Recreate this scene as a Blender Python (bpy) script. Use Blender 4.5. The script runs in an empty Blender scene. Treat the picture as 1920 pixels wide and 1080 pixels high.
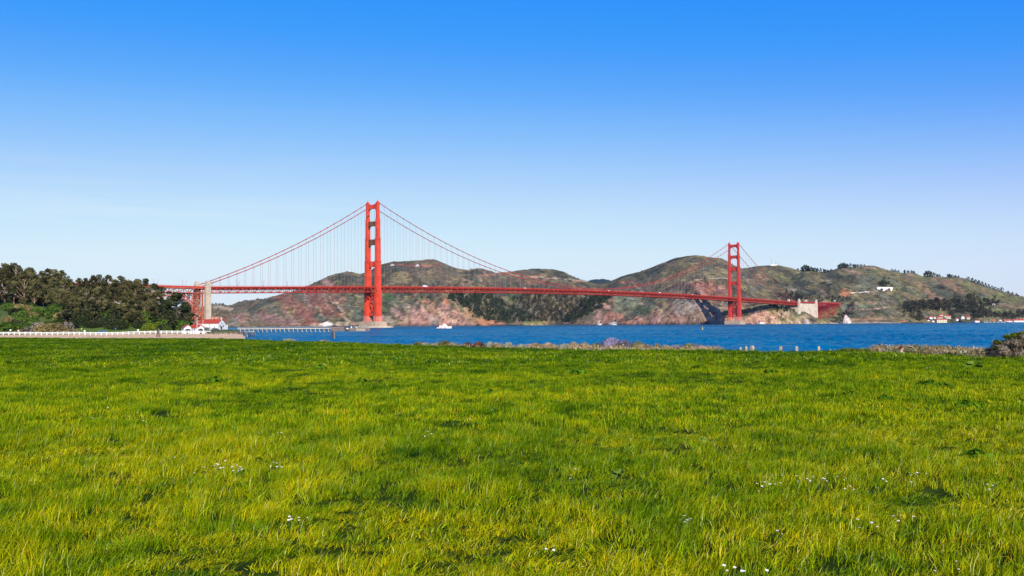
import bpy, math, random
import numpy as np
from mathutils import Vector, Matrix
R = math.radians
scene = bpy.context.scene
COL = scene.collection
# ------------------------------------------------------------ camera
EYE = 4.6                      # metres above the sea
FPX = 1844.0                   # focal length in photograph pixels
PITCH, ROLL = R(2.112), R(0.38)
cd = bpy.data.cameras.new('camera'); cam = bpy.data.objects.new('camera', cd); COL.objects.link(cam)
cd.sensor_width = 36.0; cd.lens = FPX/1920*36.0; cd.clip_start = 0.1; cd.clip_end = 60000
CM = Matrix.Rotation(math.pi/2 + PITCH, 4, 'X') @ Matrix.Rotation(-ROLL, 4, 'Z')
cam.matrix_world = Matrix.Translation((0, 0, EYE)) @ CM
scene.camera = cam
# ------------------------------------------------------------ sky and sun
SUN_EL = R(26); SUN_AZ = R(164)        # azimuth clockwise from +Y (the view axis)
w = bpy.data.worlds.new('World'); scene.world = w; w.use_nodes = True
nt = w.node_tree; nt.nodes.clear()
sky = nt.nodes.new('ShaderNodeTexSky'); sky.sky_type = 'NISHITA'; sky.sun_disc = False
sky.sun_elevation = SUN_EL; sky.sun_rotation = SUN_AZ
sky.altitude = 0; sky.air_density = 1.0; sky.dust_density = 0.3; sky.ozone_density = 2.2
hs = nt.nodes.new('ShaderNodeHueSaturation'); hs.inputs['Saturation'].default_value = 1.3; hs.inputs['Hue'].default_value = 0.5
bg = nt.nodes.new('ShaderNodeBackground'); bg.inputs['Strength'].default_value = 0.13
wo = nt.nodes.new('ShaderNodeOutputWorld')
def _vs(k):
    n = nt.nodes.new('ShaderNodeVectorMath'); n.operation = 'SCALE'; n.inputs['Scale'].default_value = k; return n
s1 = _vs(.065); s2 = _vs(1/.13); cv = nt.nodes.new('ShaderNodeRGBCurve')       # film response of the sky: in = radiance/2, out = radiance
CUR = [[(0,0),(.062,.034),(.085,.084),(.129,.235),(.198,.44),(.251,.54),(.335,.64),(.45,.73),(1,.88)],
       [(0,0),(.175,.30),(.219,.366),(.289,.515),(.379,.675),(.435,.76),(.505,.835),(.57,.88),(1,.95)],
       [(0,0),(.2,.66),(.315,.95),(.4,.975),(.6,.99),(1,1)]]
for ci_, pts_ in enumerate(CUR):
    c_ = cv.mapping.curves[ci_]
    for k_, p_ in enumerate(pts_):
        if k_ == 0: c_.points[0].location = p_
        elif k_ == len(pts_)-1: c_.points[-1].location = p_
        else: c_.points.new(*p_)
cv.mapping.extend = 'HORIZONTAL'; cv.mapping.update()
nt.links.new(sky.outputs[0], hs.inputs['Color']); nt.links.new(hs.outputs[0], s1.inputs[0]); nt.links.new(s1.outputs[0], cv.inputs['Color'])
tcw = nt.nodes.new('ShaderNodeTexCoord'); mpw = nt.nodes.new('ShaderNodeMapping'); mpw.inputs['Scale'].default_value = (5, 5, 90); mpw.inputs['Rotation'].default_value = (0, R(-1.5), 0)
nzw = nt.nodes.new('ShaderNodeTexNoise'); nzw.inputs['Scale'].default_value = 1.0; nzw.inputs['Detail'].default_value = 5
mrw = nt.nodes.new('ShaderNodeMapRange'); mrw.inputs['From Min'].default_value = .5; mrw.inputs['From Max'].default_value = .8; mrw.inputs['To Max'].default_value = .3
spw = nt.nodes.new('ShaderNodeSeparateXYZ'); mz = nt.nodes.new('ShaderNodeMapRange'); mz.inputs['From Min'].default_value = .17; mz.inputs['From Max'].default_value = .11
mx_ = nt.nodes.new('ShaderNodeMapRange'); mx_.inputs['From Min'].default_value = .1; mx_.inputs['From Max'].default_value = -.4
m1 = nt.nodes.new('ShaderNodeMath'); m1.operation = 'MULTIPLY'; m2_ = nt.nodes.new('ShaderNodeMath'); m2_.operation = 'MULTIPLY'; mixw = nt.nodes.new('ShaderNodeMix'); mixw.data_type = 'RGBA'; mixw.inputs[7].default_value = (.86, .93, 1, 1)
nt.links.new(tcw.outputs['Generated'], mpw.inputs[0]); nt.links.new(mpw.outputs[0], nzw.inputs['Vector']); nt.links.new(nzw.outputs['Fac'], mrw.inputs['Value']); nt.links.new(tcw.outputs['Generated'], spw.inputs[0])
nt.links.new(spw.outputs['Z'], mz.inputs['Value']); nt.links.new(spw.outputs['X'], mx_.inputs['Value']); nt.links.new(mrw.outputs[0], m1.inputs[0]); nt.links.new(mz.outputs[0], m1.inputs[1]); nt.links.new(m1.outputs[0], m2_.inputs[0]); nt.links.new(mx_.outputs[0], m2_.inputs[1])
nt.links.new(m2_.outputs[0], mixw.inputs[0]); nt.links.new(cv.outputs[0], mixw.inputs[6]); nt.links.new(mixw.outputs[2], s2.inputs[0]); nt.links.new(s2.outputs[0], bg.inputs['Color']); nt.links.new(bg.outputs[0], wo.inputs['Surface'])
sd = bpy.data.lights.new('sun', 'SUN'); sd.energy = 5.0; sd.angle = R(0.5); sd.color = (1, .95, .87)
sun = bpy.data.objects.new('sun', sd); COL.objects.link(sun)
SDIR = Vector((math.sin(SUN_AZ)*math.cos(SUN_EL), math.cos(SUN_AZ)*math.cos(SUN_EL), math.sin(SUN_EL)))
sun.rotation_euler = SDIR.to_track_quat('Z', 'Y').to_euler(); sun.location = (200, -300, 300)
vs = scene.view_settings; vs.view_transform = 'Standard'; vs.look = 'None'; vs.exposure = 0.0; vs.gamma = 1.0
scene.cycles.max_bounces = 6; scene.cycles.transparent_max_bounces = 4; scene.cycles.diffuse_bounces = 2
scene.cycles.glossy_bounces = 2; scene.cycles.transmission_bounces = 3; scene.cycles.volume_bounces = 0
scene.cycles.caustics_reflective = False; scene.cycles.caustics_refractive = False
# ------------------------------------------------------------ pixel <-> world helpers
M3 = CM.to_3x3(); M3I = M3.inverted()
def ray(x, y):
    d = M3 @ Vector(((x-960)/FPX, (540-y)/FPX, -1)); return d
def at(x, y, D):                       # the world point seen at photo pixel x,y at distance D along the view
    d = ray(x, y); t = D/d.y; return Vector((d.x*t, D, EYE+d.z*t))
def at_z(x, y, z):
    d = ray(x, y); t = (z-EYE)/d.z; return Vector((d.x*t, d.y*t, z))
def on(x, D, z):                       # world point in the photo column x (at horizon height), distance D, height z
    p = at(x, 606, D); return Vector((p.x, D, z))
def pyz(x, y, D): return at(x, y, D).z
MI = np.array(M3I)
def project(X, Y, Z):
    p = np.stack([X, Y, Z-EYE], -1) @ MI.T
    return 960 + FPX*p[..., 0]/(-p[..., 2]), 540 - FPX*p[..., 1]/(-p[..., 2])
# ------------------------------------------------------------ noise
def _hash(ix, iy, s):
    h = (ix*374761393 + iy*668265263 + s*1442695041) & 0xffffffff
    h = ((h ^ (h >> 13))*1274126177) & 0xffffffff
    return ((h ^ (h >> 16)) & 0xffff)/65535.0
def vnoise(x, y, s=0):
    x = np.asarray(x, float); y = np.asarray(y, float)
    ix = np.floor(x).astype(np.int64); iy = np.floor(y).astype(np.int64)
    fx = x-ix; fy = y-iy; fx = fx*fx*(3-2*fx); fy = fy*fy*(3-2*fy)
    a = _hash(ix, iy, s); b = _hash(ix+1, iy, s); c = _hash(ix, iy+1, s); d = _hash(ix+1, iy+1, s)
    return (a*(1-fx)+b*fx)*(1-fy)+(c*(1-fx)+d*fx)*fy
def fbm(x, y, o=4, s=0):
    r = 0; a = .5; t = 0
    for k in range(o): r = r+a*vnoise(x*2**k, y*2**k, s+k*17); t += a; a *= .5
    return r/t
def ridged(x, y, o=4, s=0):
    r = 0; a = .5; t = 0
    for k in range(o): r = r+a*(1-np.abs(2*vnoise(x*2**k, y*2**k, s+k*31)-1)); t += a; a *= .55
    return r/t
# ------------------------------------------------------------ objects
def tag(o, label=None, cat=None, group=None, kind=None):
    if label: o['label'] = label
    if cat: o['category'] = cat
    if group: o['group'] = group
    if kind: o['kind'] = kind
    return o
def thing(name, label, cat, loc=(0, 0, 0), rz=0.0, group=None):
    o = bpy.data.objects.new(name, None); COL.objects.link(o); o.empty_display_size = .5
    o.location = loc; o.rotation_euler = (0, 0, rz); return tag(o, label, cat, group)
class MB:
    def __init__(s): s.v = []; s.f = []; s.n = 0; s.q = []
    def add(s, vs, fs):
        b = s.n; s.v.extend(tuple(p) for p in vs); s.f.extend(tuple(i+b for i in f) for f in fs); s.n += len(vs); return s
    def box(s, x0, x1, y0, y1, z0, z1):
        return s.add([(x0,y0,z0),(x1,y0,z0),(x1,y1,z0),(x0,y1,z0),(x0,y0,z1),(x1,y0,z1),(x1,y1,z1),(x0,y1,z1)],
                     [(0,3,2,1),(4,5,6,7),(0,1,5,4),(1,2,6,5),(2,3,7,6),(3,0,4,7)])
    def cbox(s, c, sx, sy, sz): return s.box(c[0]-sx/2, c[0]+sx/2, c[1]-sy/2, c[1]+sy/2, c[2], c[2]+sz)
    def beam(s, a, b, wd, ht=None, up=(0, 0, 1)):
        ht = ht or wd; a = Vector(a); b = Vector(b); d = (b-a).normalized(); u = Vector(up)
        if abs(d.dot(u)) > .98: u = Vector((1, 0, 0))
        sd_ = d.cross(u).normalized(); u = sd_.cross(d).normalized()
        sd_ *= wd/2; u *= ht/2
        return s.add([a-sd_-u, a+sd_-u, a+sd_+u, a-sd_+u, b-sd_-u, b+sd_-u, b+sd_+u, b-sd_+u],
                     [(0,3,2,1),(4,5,6,7),(0,1,5,4),(1,2,6,5),(2,3,7,6),(3,0,4,7)])
    def tube(s, pts, rad, n=8, cap=True):
        pts = [Vector(p) for p in pts]; rad = rad if hasattr(rad, '__len__') else [rad]*len(pts); b = s.n; vs_ = []; fs = []
        for i, p in enumerate(pts):
            d = (pts[min(i+1, len(pts)-1)]-pts[max(i-1, 0)]).normalized(); u = Vector((0, 0, 1)) if abs(d.z) < .95 else Vector((1, 0, 0))
            e = d.cross(u).normalized(); g = e.cross(d)
            for k in range(n):
                t = 2*math.pi*k/n; vs_.append(p+(e*math.cos(t)+g*math.sin(t))*rad[i])
        for i in range(len(pts)-1):
            for k in range(n):
                k2 = (k+1) % n; fs.append((i*n+k, i*n+k2, (i+1)*n+k2, (i+1)*n+k))
        if cap: fs.append(tuple(range(n-1, -1, -1))); fs.append(tuple((len(pts)-1)*n+k for k in range(n)))
        return s.add(vs_, fs)
    def prism(s, poly, z0, z1, k=1.0):         # vertical prism over polygon, top scaled by k
        n = len(poly); cx = sum(p[0] for p in poly)/n; cy = sum(p[1] for p in poly)/n
        vs_ = [(p[0], p[1], z0) for p in poly]+[(cx+(p[0]-cx)*k, cy+(p[1]-cy)*k, z1) for p in poly]
        fs = [tuple(range(n-1, -1, -1)), tuple(range(n, 2*n))]+[(i, (i+1) % n, n+(i+1) % n, n+i) for i in range(n)]
        return s.add(vs_, fs)
    def gable(s, x0, x1, y0, y1, z0, z1, over=0.0, th=.25):   # ridge along x
        ym = (y0+y1)/2; x0 -= over; x1 += over
        sl = (z1-z0)/(ym-y0); ya = y0-over; yb = y1+over; za = z0-over*sl
        return s.add([(x0,ya,za),(x1,ya,za),(x1,ym,z1),(x0,ym,z1),(x0,yb,za),(x1,yb,za),
                      (x0,ya,za+th),(x1,ya,za+th),(x1,ym,z1+th),(x0,ym,z1+th),(x0,yb,za+th),(x1,yb,za+th)],
                     [(3,2,1,0),(2,3,4,5),(6,7,8,9),(9,8,11,10),(0,1,7,6),(5,4,10,11),(1,2,8,7),(2,5,11,8),(0,6,9,3),(3,9,10,4)])
    def blob(s, c, rx, ry, rz, n=8, m=5, jit=0.0, rng=random):
        c = Vector(c); vs_ = [c+Vector((0, 0, -rz))]; fs = []
        for i in range(1, m):
            ph = math.pi*i/m-math.pi/2
            for k in range(n):
                t = 2*math.pi*k/n; j = 1+rng.uniform(-jit, jit)
                vs_.append(c+Vector((rx*math.cos(ph)*math.cos(t)*j, ry*math.cos(ph)*math.sin(t)*j, rz*math.sin(ph)*j)))
        vs_.append(c+Vector((0, 0, rz)))
        for k in range(n): fs.append((0, 1+(k+1) % n, 1+k))
        for i in range(m-2):
            for k in range(n): a = 1+i*n+k; b = 1+i*n+(k+1) % n; fs.append((a, b, b+n, a+n))
        for k in range(n): fs.append((1+(m-2)*n+k, 1+(m-2)*n+(k+1) % n, len(vs_)-1))
        return s.add(vs_, fs)
    def mesh(s, name): 
        m = bpy.data.meshes.new(name); m.from_pydata(s.v, [], s.f); m.update(); return m
    def build(s, name, mat_, parent=None, smooth=False):
        o = bpy.data.objects.new(name, s.mesh(name)); COL.objects.link(o); o.data.materials.append(mat_)
        if smooth: o.data.polygons.foreach_set('use_smooth', [True]*len(o.data.polygons))
        o.parent = parent; return o
def npmesh(name, V, F, mat_=None, smooth=False, link=True, parent=None):
    """V (n,3), F (m,k) arrays"""
    me = bpy.data.meshes.new(name); V = np.asarray(V, np.float32); F = np.asarray(F, np.int32); k = F.shape[1]
    me.vertices.add(len(V)); me.vertices.foreach_set('co', V.ravel())
    me.loops.add(F.size); me.loops.foreach_set('vertex_index', F.ravel())
    me.polygons.add(len(F)); me.polygons.foreach_set('loop_start', np.arange(0, F.size, k, dtype=np.int32))
    me.update(calc_edges=True)
    if smooth: me.polygons.foreach_set('use_smooth', [True]*len(F))
    if mat_: me.materials.append(mat_)
    o = bpy.data.objects.new(name, me)
    if link: COL.objects.link(o)
    o.parent = parent
    return o
def dup(root, loc=None, rz=None, scale=None, label=None, group=None):
    c = root.copy(); COL.objects.link(c)
    if loc is not None: c.location = loc
    if rz is not None: c.rotation_euler = (0, 0, rz)
    if scale is not None: c.scale = scale if hasattr(scale, '__len__') else (scale,)*3
    if label: c['label'] = label
    if group: c['group'] = group
    for ch in list(root.children):
        d = ch.copy(); COL.objects.link(d); d.parent = c
        for g in list(ch.children):
            e = g.copy(); COL.objects.link(e); e.parent = d
    return c
# ------------------------------------------------------------ materials
def N(t, kind, **kw):
    n = t.nodes.new(kind)
    for k, v in kw.items():
        if k.startswith('i_'): n.inputs[k[2:].replace('_', ' ')].default_value = v
        else: setattr(n, k, v)
    return n
def mat(name, col, rough=.7, var=.15, scale=1.0, bump=0.0, spec=.3, metal=0.0, col2=None, coord='Object', detail=4):
    m = bpy.data.materials.new(name); m.use_nodes = True; t = m.node_tree; L = t.links
    p = t.nodes['Principled BSDF']; p.inputs['Roughness'].default_value = rough; p.inputs['Metallic'].default_value = metal
    p.inputs['Specular IOR Level'].default_value = spec
    tc = N(t, 'ShaderNodeTexCoord'); nz = N(t, 'ShaderNodeTexNoise', i_Scale=scale, i_Detail=detail)
    if coord == 'World': g = N(t, 'ShaderNodeNewGeometry'); L.new(g.outputs['Position'], nz.inputs['Vector'])
    else: L.new(tc.outputs['Object'], nz.inputs['Vector'])
    r = N(t, 'ShaderNodeValToRGB'); c2 = col2 or tuple(min(1, c*(1+var)) for c in col)
    c1 = col if col2 else tuple(c*(1-var) for c in col)
    r.color_ramp.elements[0].position = .36; r.color_ramp.elements[1].position = .64
    r.color_ramp.elements[0].color = (*c1, 1); r.color_ramp.elements[1].color = (*c2, 1)
    L.new(nz.outputs['Fac'], r.inputs['Fac']); L.new(r.outputs['Color'], p.inputs['Base Color'])
    if bump:
        b = N(t, 'ShaderNodeBump', i_Strength=bump, i_Distance=.3); L.new(nz.outputs['Fac'], b.inputs['Height']); L.new(b.outputs['Normal'], p.inputs['Normal'])
    return m
def leafmat(name, c1, c2, scale=.25, trans=.25, c3=None, rnd=.25):
    """leaves: two tones in clumps, a little light comes through"""
    m = bpy.data.materials.new(name); m.use_nodes = True; t = m.node_tree; L = t.links; t.nodes.clear()
    g = N(t, 'ShaderNodeNewGeometry'); nz = N(t, 'ShaderNodeTexNoise', i_Scale=scale, i_Detail=3.0); L.new(g.outputs['Position'], nz.inputs['Vector'])
    r = N(t, 'ShaderNodeValToRGB'); r.color_ramp.elements[0].position = .38; r.color_ramp.elements[1].position = .62
    r.color_ramp.elements[0].color = (*c1, 1); r.color_ramp.elements[1].color = (*c2, 1)
    if c3: e = r.color_ramp.elements.new(.8); e.color = (*c3, 1)
    L.new(nz.outputs['Fac'], r.inputs['Fac'])
    oi = N(t, 'ShaderNodeObjectInfo'); mr = N(t, 'ShaderNodeMapRange'); mr.inputs['To Min'].default_value = 1-rnd; mr.inputs['To Max'].default_value = 1+rnd
    L.new(oi.outputs['Random'], mr.inputs['Value'])
    ml = N(t, 'ShaderNodeVectorMath', operation='SCALE'); L.new(r.outputs['Color'], ml.inputs[0]); L.new(mr.outputs[0], ml.inputs['Scale'])
    d = N(t, 'ShaderNodeBsdfDiffuse'); tr = N(t, 'ShaderNodeBsdfTranslucent'); mx = N(t, 'ShaderNodeMixShader'); mx.inputs[0].default_value = trans
    L.new(ml.outputs[0], d.inputs['Color']); L.new(ml.outputs[0], tr.inputs['Color']); L.new(d.outputs[0], mx.inputs[1]); L.new(tr.outputs[0], mx.inputs[2])
    o = N(t, 'ShaderNodeOutputMaterial'); L.new(mx.outputs[0], o.inputs['Surface']); return m
PEDM = mat('pedestal_paint', (.62, .2, .15), .8, .15, .1)
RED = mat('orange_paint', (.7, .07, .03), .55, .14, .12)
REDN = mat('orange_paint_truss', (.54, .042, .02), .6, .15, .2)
SALM = mat('primed_steel', (.5, .125, .07), .7, .15, .1)
REDF = mat('crimson_steel', (.42, .03, .035), .6, .2, .1)
CONC = mat('pale_concrete', (.52, .43, .32), .9, .12, .12, bump=.2)
CONW = mat('cream_concrete', (.62, .52, .4), .9, .12, .08, bump=.2)
PIERC = mat('pier_concrete', (.46, .34, .24), .9, .2, .1)
BRICK = mat('brick', (.42, .17, .11), .9, .2, .3)
FLOORM = mat('shade_toned_steel', (.13, .03, .022), .8, .3, .2)  # floor beams: shade under the deck put into a darker paint colour
WRAP = mat('scaffold_wrap', (.16, .075, .035), .9, .35, .5)
CABLE = mat('cable_paint', (.42, .05, .04), .6, .1, .1)
ROPE = mat('rope_steel', (.4, .2, .2), .6, .1, .1)
ASPH = mat('asphalt', (.06, .06, .06), .9, .2, .5)
WHITE = mat('white_paint', (.8, .78, .74), .6, .06, 1.0)
CREAM = mat('cream_paint', (.7, .58, .4), .7, .1, .5)
ROOF = mat('red_roof', (.46, .06, .035), .8, .2, .8)
ROOFB = mat('brown_red_roof', (.3, .075, .05), .8, .2, 1.0)
DARK = mat('dark_glass', (.02, .025, .04), .3, .1, 1.0)
WOOD = mat('weathered_wood', (.26, .19, .14), .9, .3, 1.5)
WOODL = mat('bleached_wood', (.45, .37, .28), .9, .2, 1.2)
WOODD = mat('tarred_timber', (.07, .055, .045), .9, .4, 1.0)
GREYM = mat('grey_metal', (.35, .36, .36), .5, .1, 1.0)
ROCK = mat('pale_rock', (.5, .38, .32), .95, .3, .25, bump=.5)
ROCKD = mat('dark_rock', (.1, .085, .08), .95, .4, .3, bump=.5)
# ============================================================ headlands across the strait
SX, SY = -248.0, 1752.0; UX, UY = .671, .7415            # south tower, bridge axis
def brd(s, v=0.0): return (SX+UX*s+UY*v, SY+UY*s-UX*v)      # v>0 = towards the camera side (east)
XC = np.arange(240, 2360, 2.0)
h0 = np.array([ray(x, 606).x/ray(x, 606).y for x in XC])   # tangent of the column
def ip(pts, x=XC):
    p = np.array(pts, float); return np.interp(x, p[:, 0], p[:, 1])
def crestz(pts, D):
    y = ip(pts); d = np.array([ray(a, b) for a, b in zip(XC, y)]); return EYE+d[:, 2]/d[:, 1]*D
# distances (rows), denser near the shore
Dr = np.concatenate([np.arange(2650, 3700, 8.0), np.arange(3700, 5200, 22.0), np.arange(5200, 7400, 90.0)])
XX = h0[:, None]*Dr[None, :]; YY = np.repeat(Dr[None, :], len(XC), 0)
def layer(crest, Ds, Dc, W=500, p=.8, edge=None):
    Dsv = ip(Ds)[:, None]; Dcv = ip(Dc)[:, None]; z = crestz(crest, Dcv[:, 0])[:, None]
    t = (YY-Dsv)/(Dcv-Dsv); up = z*np.clip(t, 0, 1)**p; up = np.where(t < 0, np.maximum(t*60, -8), up)
    q = (YY-Dcv)/W; dn = z*(1-.55*q*q/(1+.3*q*q)); o = np.where(t > 1, dn, up)
    if edge:
        m = ((XC >= edge[0]) & (XC <= edge[1]))[:, None]; o = np.where(m, o, -8)
    return o
def smax(a, b, k=7.0):
    h = np.clip(.5+.5*(a-b)/k, 0, 1); return b*(1-h)+a*h+k*h*(1-h)
main = [(240,575),(394,600),(420,585),(440,577),(470,570),(500,561),(520,553.5),(540,549),(575,537),(600,525),(625,515),(650,510),(660,510.5),(675,514),(690,509),(715,496),(740,489),(760,489.5),(785,488.5),(800,487),(812,486.5),(820,488.5),(830,493),(850,501),(868,506),(880,506.5),(895,503),(905,503),(918,508),(930,511),(955,510),(968,507),(1000,504),(1012,503.5),(1040,505.5),(1060,510),(1080,520),(1105,528.5),(1120,531.5),(1140,530),(1165,519),(1200,509),(1225,501),(1250,491),(1265,485),(1290,480),(1305,478.5),(1320,479),(1330,481.5),(1345,482),(1355,484),(1365,489),(1378,497),(1393,504),(1400,504),(1430,510),(1460,520),(1500,530),(1560,550),(1620,565),(1700,590),(2360,610)]
DsM = [(240,3400),(430,3350),(560,3250),(690,3230),(760,3180),(860,3150),(950,3350),(1030,3450),(1080,3350),(1150,3150),(1300,2950),(1400,2880),(1460,2900),(1600,3050),(1700,3050),(1800,3250),(2000,3500),(2360,3700)]
DcM = [(240,4300),(650,4300),(800,4250),(1000,4500),(1120,4700),(1300,4000),(1400,3950),(2360,4100)]
z = layer(main, DsM, DcM, 700, .72)
def up_(l, k=7.0):
    global z
    z = smax(z, l, k)
up_(layer([(240,580),(380,575),(394,571.5),(420,571),(430,573),(445,567),(460,563.5),(485,562.5),(510,556),(525,552.5),(545,556),(600,570),(700,600)], [(0,4000),(900,4000)], [(0,5200),(900,5200)], 800, .8, (240, 700)))
up_(layer([(240,575),(380,578),(410,575),(430,573.5),(450,576),(480,583),(520,592),(560,606)], [(0,3700),(900,3700)], [(0,4200),(900,4200)], 500, .8, (240, 560)))
up_(layer([(240,590),(395,592),(412,586),(428,590),(440,592),(447,586),(458,585),(468,588),(480,598),(492,608)], [(0,3150),(900,3150)], [(0,3270),(900,3270)], 250, .6, (240, 500)))
# right of the north tower
up_(layer([(1380,510),(1400,503),(1420,499),(1445,497),(1465,497.5),(1485,502),(1500,507.5),(1520,512),(1550,518),(1600,540),(1700,570)], [(0,3600),(3000,3600)], [(0,4500),(3000,4500)], 700, .8, (1370, 1720)))
up_(layer([(1450,545),(1490,520),(1510,510),(1530,510.5),(1550,510),(1560,508),(1575,503.5),(1600,501.5),(1620,499),(1640,498),(1655,503),(1660,505),(1690,512),(1715,512),(1730,518),(1760,519),(1800,520),(1815,524),(1840,534),(1870,545),(1890,550),(1910,555),(1940,562),(2000,578),(2360,596)], DsM, [(0,4100),(1700,4000),(2360,3950)], 600, .9, (1440, 2360)))
up_(layer([(1480,560),(1540,534),(1558,524),(1580,531),(1620,545),(1680,560),(1740,580)], DsM, [(0,3550),(3000,3550)], 350, .8, (1460, 1750)))
up_(layer([(1540,560),(1600,553),(1640,549),(1700,556),(1760,572),(1850,590)], DsM, [(0,3420),(3000,3420)], 350, .85, (1520, 1860)))
# Lime Point cliff with the road shelf on top, low bluff under the side span
up_(layer([(1130,606),(1160,585),(1200,566),(1250,545),(1290,528),(1315,522),(1375,521.5),(1400,528),(1440,548),(1475,566),(1500,590),(1512,604)], [(1100,3150),(1200,2960),(1260,2888),(1300,2850),(1315,2838),(1335,2818),(1350,2778),(1377,2775),(1405,2860),(1450,2960),(1600,3050)], [(1100,3350),(1200,3220),(1260,3130),(1300,3090),(1325,3080),(1350,3080),(1385,3090),(1405,3100),(1450,3150),(1600,3200)], 330, .6, (1120, 1512)))
up_(layer([(1375,600),(1400,576),(1425,570),(1450,571),(1480,577),(1500,585),(1530,592),(1560,601),(1590,606)], [(1370,2790),(1450,2860),(1500,2915),(1600,2990)], [(1370,2860),(1450,2920),(1500,2975),(1600,3040)], 160, .7, (1370, 1590)), 4)
up_(layer([(1556,606),(1580,600),(1592,577),(1604,566),(1640,562),(1655,563),(1665,569),(1690,587),(1716,604),(1730,610)], [(0,3060),(3000,3060)], [(0,3180),(3000,3180)], 140, .7, (1540, 1730)), 4)
# red cliffs right of the south tower, the knob, the Kirby Cove spurs
up_(layer([(690,606),(715,596),(745,583),(770,566),(795,556),(830,551),(860,558),(885,578),(925,600),(955,609)], [(680,3120),(960,3060)], [(680,3230),(800,3260),(960,3120)], 220, .6, (680, 960)), 5)
up_(layer([(790,570),(820,550),(845,536),(868,525),(885,529),(905,538),(930,555),(960,580)], [(0,3150),(3000,3150)], [(0,3620),(3000,3620)], 220, .9, (780, 970)), 5)
up_(layer([(620,600),(650,580),(700,560),(740,545),(770,548),(800,565)], [(0,3250),(3000,3250)], [(0,3550),(3000,3550)], 250, .9, (610, 810)), 8)
up_(layer([(1040,607),(1065,592),(1090,574),(1120,560),(1150,554),(1200,560),(1240,580),(1265,600)], [(1040,3180),(1250,2980)], [(1040,3330),(1250,3150)], 220, .75, (1030, 1270)), 5)
up_(layer([(940,607),(965,592),(1000,570),(1040,548),(1070,540),(1100,545),(1130,560)], [(0,3480),(3000,3480)], [(0,3900),(3000,3900)], 300, .9, (930, 1140)), 6)
# erosion
dist = np.clip(z/60, 0, 1)
g1 = ridged(XX/260, YY/520, 5, 3)-.62; g2 = ridged(XX/70, YY/190, 4, 9)-.6; g3 = fbm(XX/22, YY/40, 3, 5)-.5; g4 = ridged(XX/28, YY/110, 3, 22)-.6
nearc = np.clip((ip(DsM)[:, None]+420-YY)/400, 0, 1)
g5 = ridged(XX/36, YY/95, 3, 77)-.6
crestk = .22+.78*np.clip((1-z/z.max(1)[:, None])*3.5, 0, 1)
relief = crestk*dist*(34*g1+24*g2+8*g3+11*g4*nearc+9*g5)
# fade the relief near the skyline so that the ridge keeps its height
z2 = z+relief
z2 = np.where(z > 2, np.maximum(z2, .6+.8*g3), z)
# the cutting below the northern viaduct
pxg = 960+FPX*XX/YY; nf = np.clip((pxg-1520)/12, 0, 1)*np.clip((1590-pxg)/8, 0, 1)*np.clip((3190-YY)/60, 0, 1)
z2 = np.where(nf > 0, z2*(1-nf)+np.minimum(z2, 9+(YY-2950)*.07)*nf, z2)
TX, TY, TZ = XX, YY, z2
PX, PY = project(TX, TY, TZ)
def hit(x, y):
    """first terrain point, going away from the camera, seen in column x at or above pixel y"""
    i = int(np.clip(round((x-XC[0])/2), 0, len(XC)-1)); k = np.argmax((PY[i] <= y) & (TZ[i] > .2))
    if PY[i][k] > y: k = int(np.argmin(PY[i]))
    return Vector((TX[i, k], TY[i, k], TZ[i, k]))
# ---- ground colours: rock, scrub, grass, slides and roads, each where it lies
def C(*c): return np.array(c, float)
SCRUB = C(.135,.108,.066); DSCR = C(.06,.062,.04); OLIV = C(.21,.175,.08); YGR = C(.135,.145,.055); GRN = C(.06,.11,.035)
RDK = C(.26,.11,.075); PRP = C(.28,.155,.12); PNK = C(.42,.26,.19); ORG = C(.47,.2,.1); TAN = C(.44,.34,.22); WHT = C(.75,.68,.58); GGR = C(.12,.135,.09); GRY = C(.24,.21,.18); BRN = C(.24,.15,.09)
n1 = fbm(XX/160, YY/300, 4, 40); n2 = fbm(XX/45, YY/110, 4, 50); n3 = fbm(XX/14, YY/30, 3, 60)
col = SCRUB[None, None, :]*np.ones(TX.shape+(1,))
def mixc(c, f):
    global col
    f = np.clip(f, 0, 1)[..., None]; col = col*(1-f)+c*f
mixc(DSCR, (n1-.45)*6); mixc(OLIV, (.5-n2)*5*.8); mixc(YGR, np.where(XX > 700, (.5-n1)*5*.35, 0)); mixc(GGR, (n2-.55)*4*.7)
# steep slopes show rock
gx = np.gradient(TZ, axis=0)/np.maximum(np.abs(np.gradient(TX, axis=0)), .1); gy = np.gradient(TZ, axis=1)/np.gradient(YY, axis=1)
slope = np.hypot(gx, gy)
low = np.clip(1.2-TZ/90, 0, 1)
mixc(PRP, np.clip((slope-.75)*2.2, 0, 1)*low*.9)
def ell(cx, cy, rx, ry, rot, c, s=1.0, soft=.35, Dmax=1e9):
    a = R(rot); dx = PX-cx+(n2-.5)*rx*.8; dy = PY-cy+(n3-.5)*ry*1.2
    u = (dx*math.cos(a)-dy*math.sin(a))/rx; v = (dx*math.sin(a)+dy*math.cos(a))/ry
    f = np.clip((1-np.hypot(u, v))/soft, 0, 1)*s*(1-.35*n3); mixc(c, np.where(TY < Dmax, f, 0))
def line(pts, wdt, c, s=1.0):
    d = np.full(PX.shape, 1e9)
    for (x0, y0), (x1, y1) in zip(pts[:-1], pts[1:]):
        t = np.clip(((PX-x0)*(x1-x0)+(PY-y0)*(y1-y0))/((x1-x0)**2+(y1-y0)**2), 0, 1)
        d = np.minimum(d, np.hypot(PX-x0-t*(x1-x0), PY-y0-t*(y1-y0)))
    mixc(c, np.clip((wdt-d)/(.5*wdt)+.3*(n3-.5), 0, 1)*s)
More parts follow.
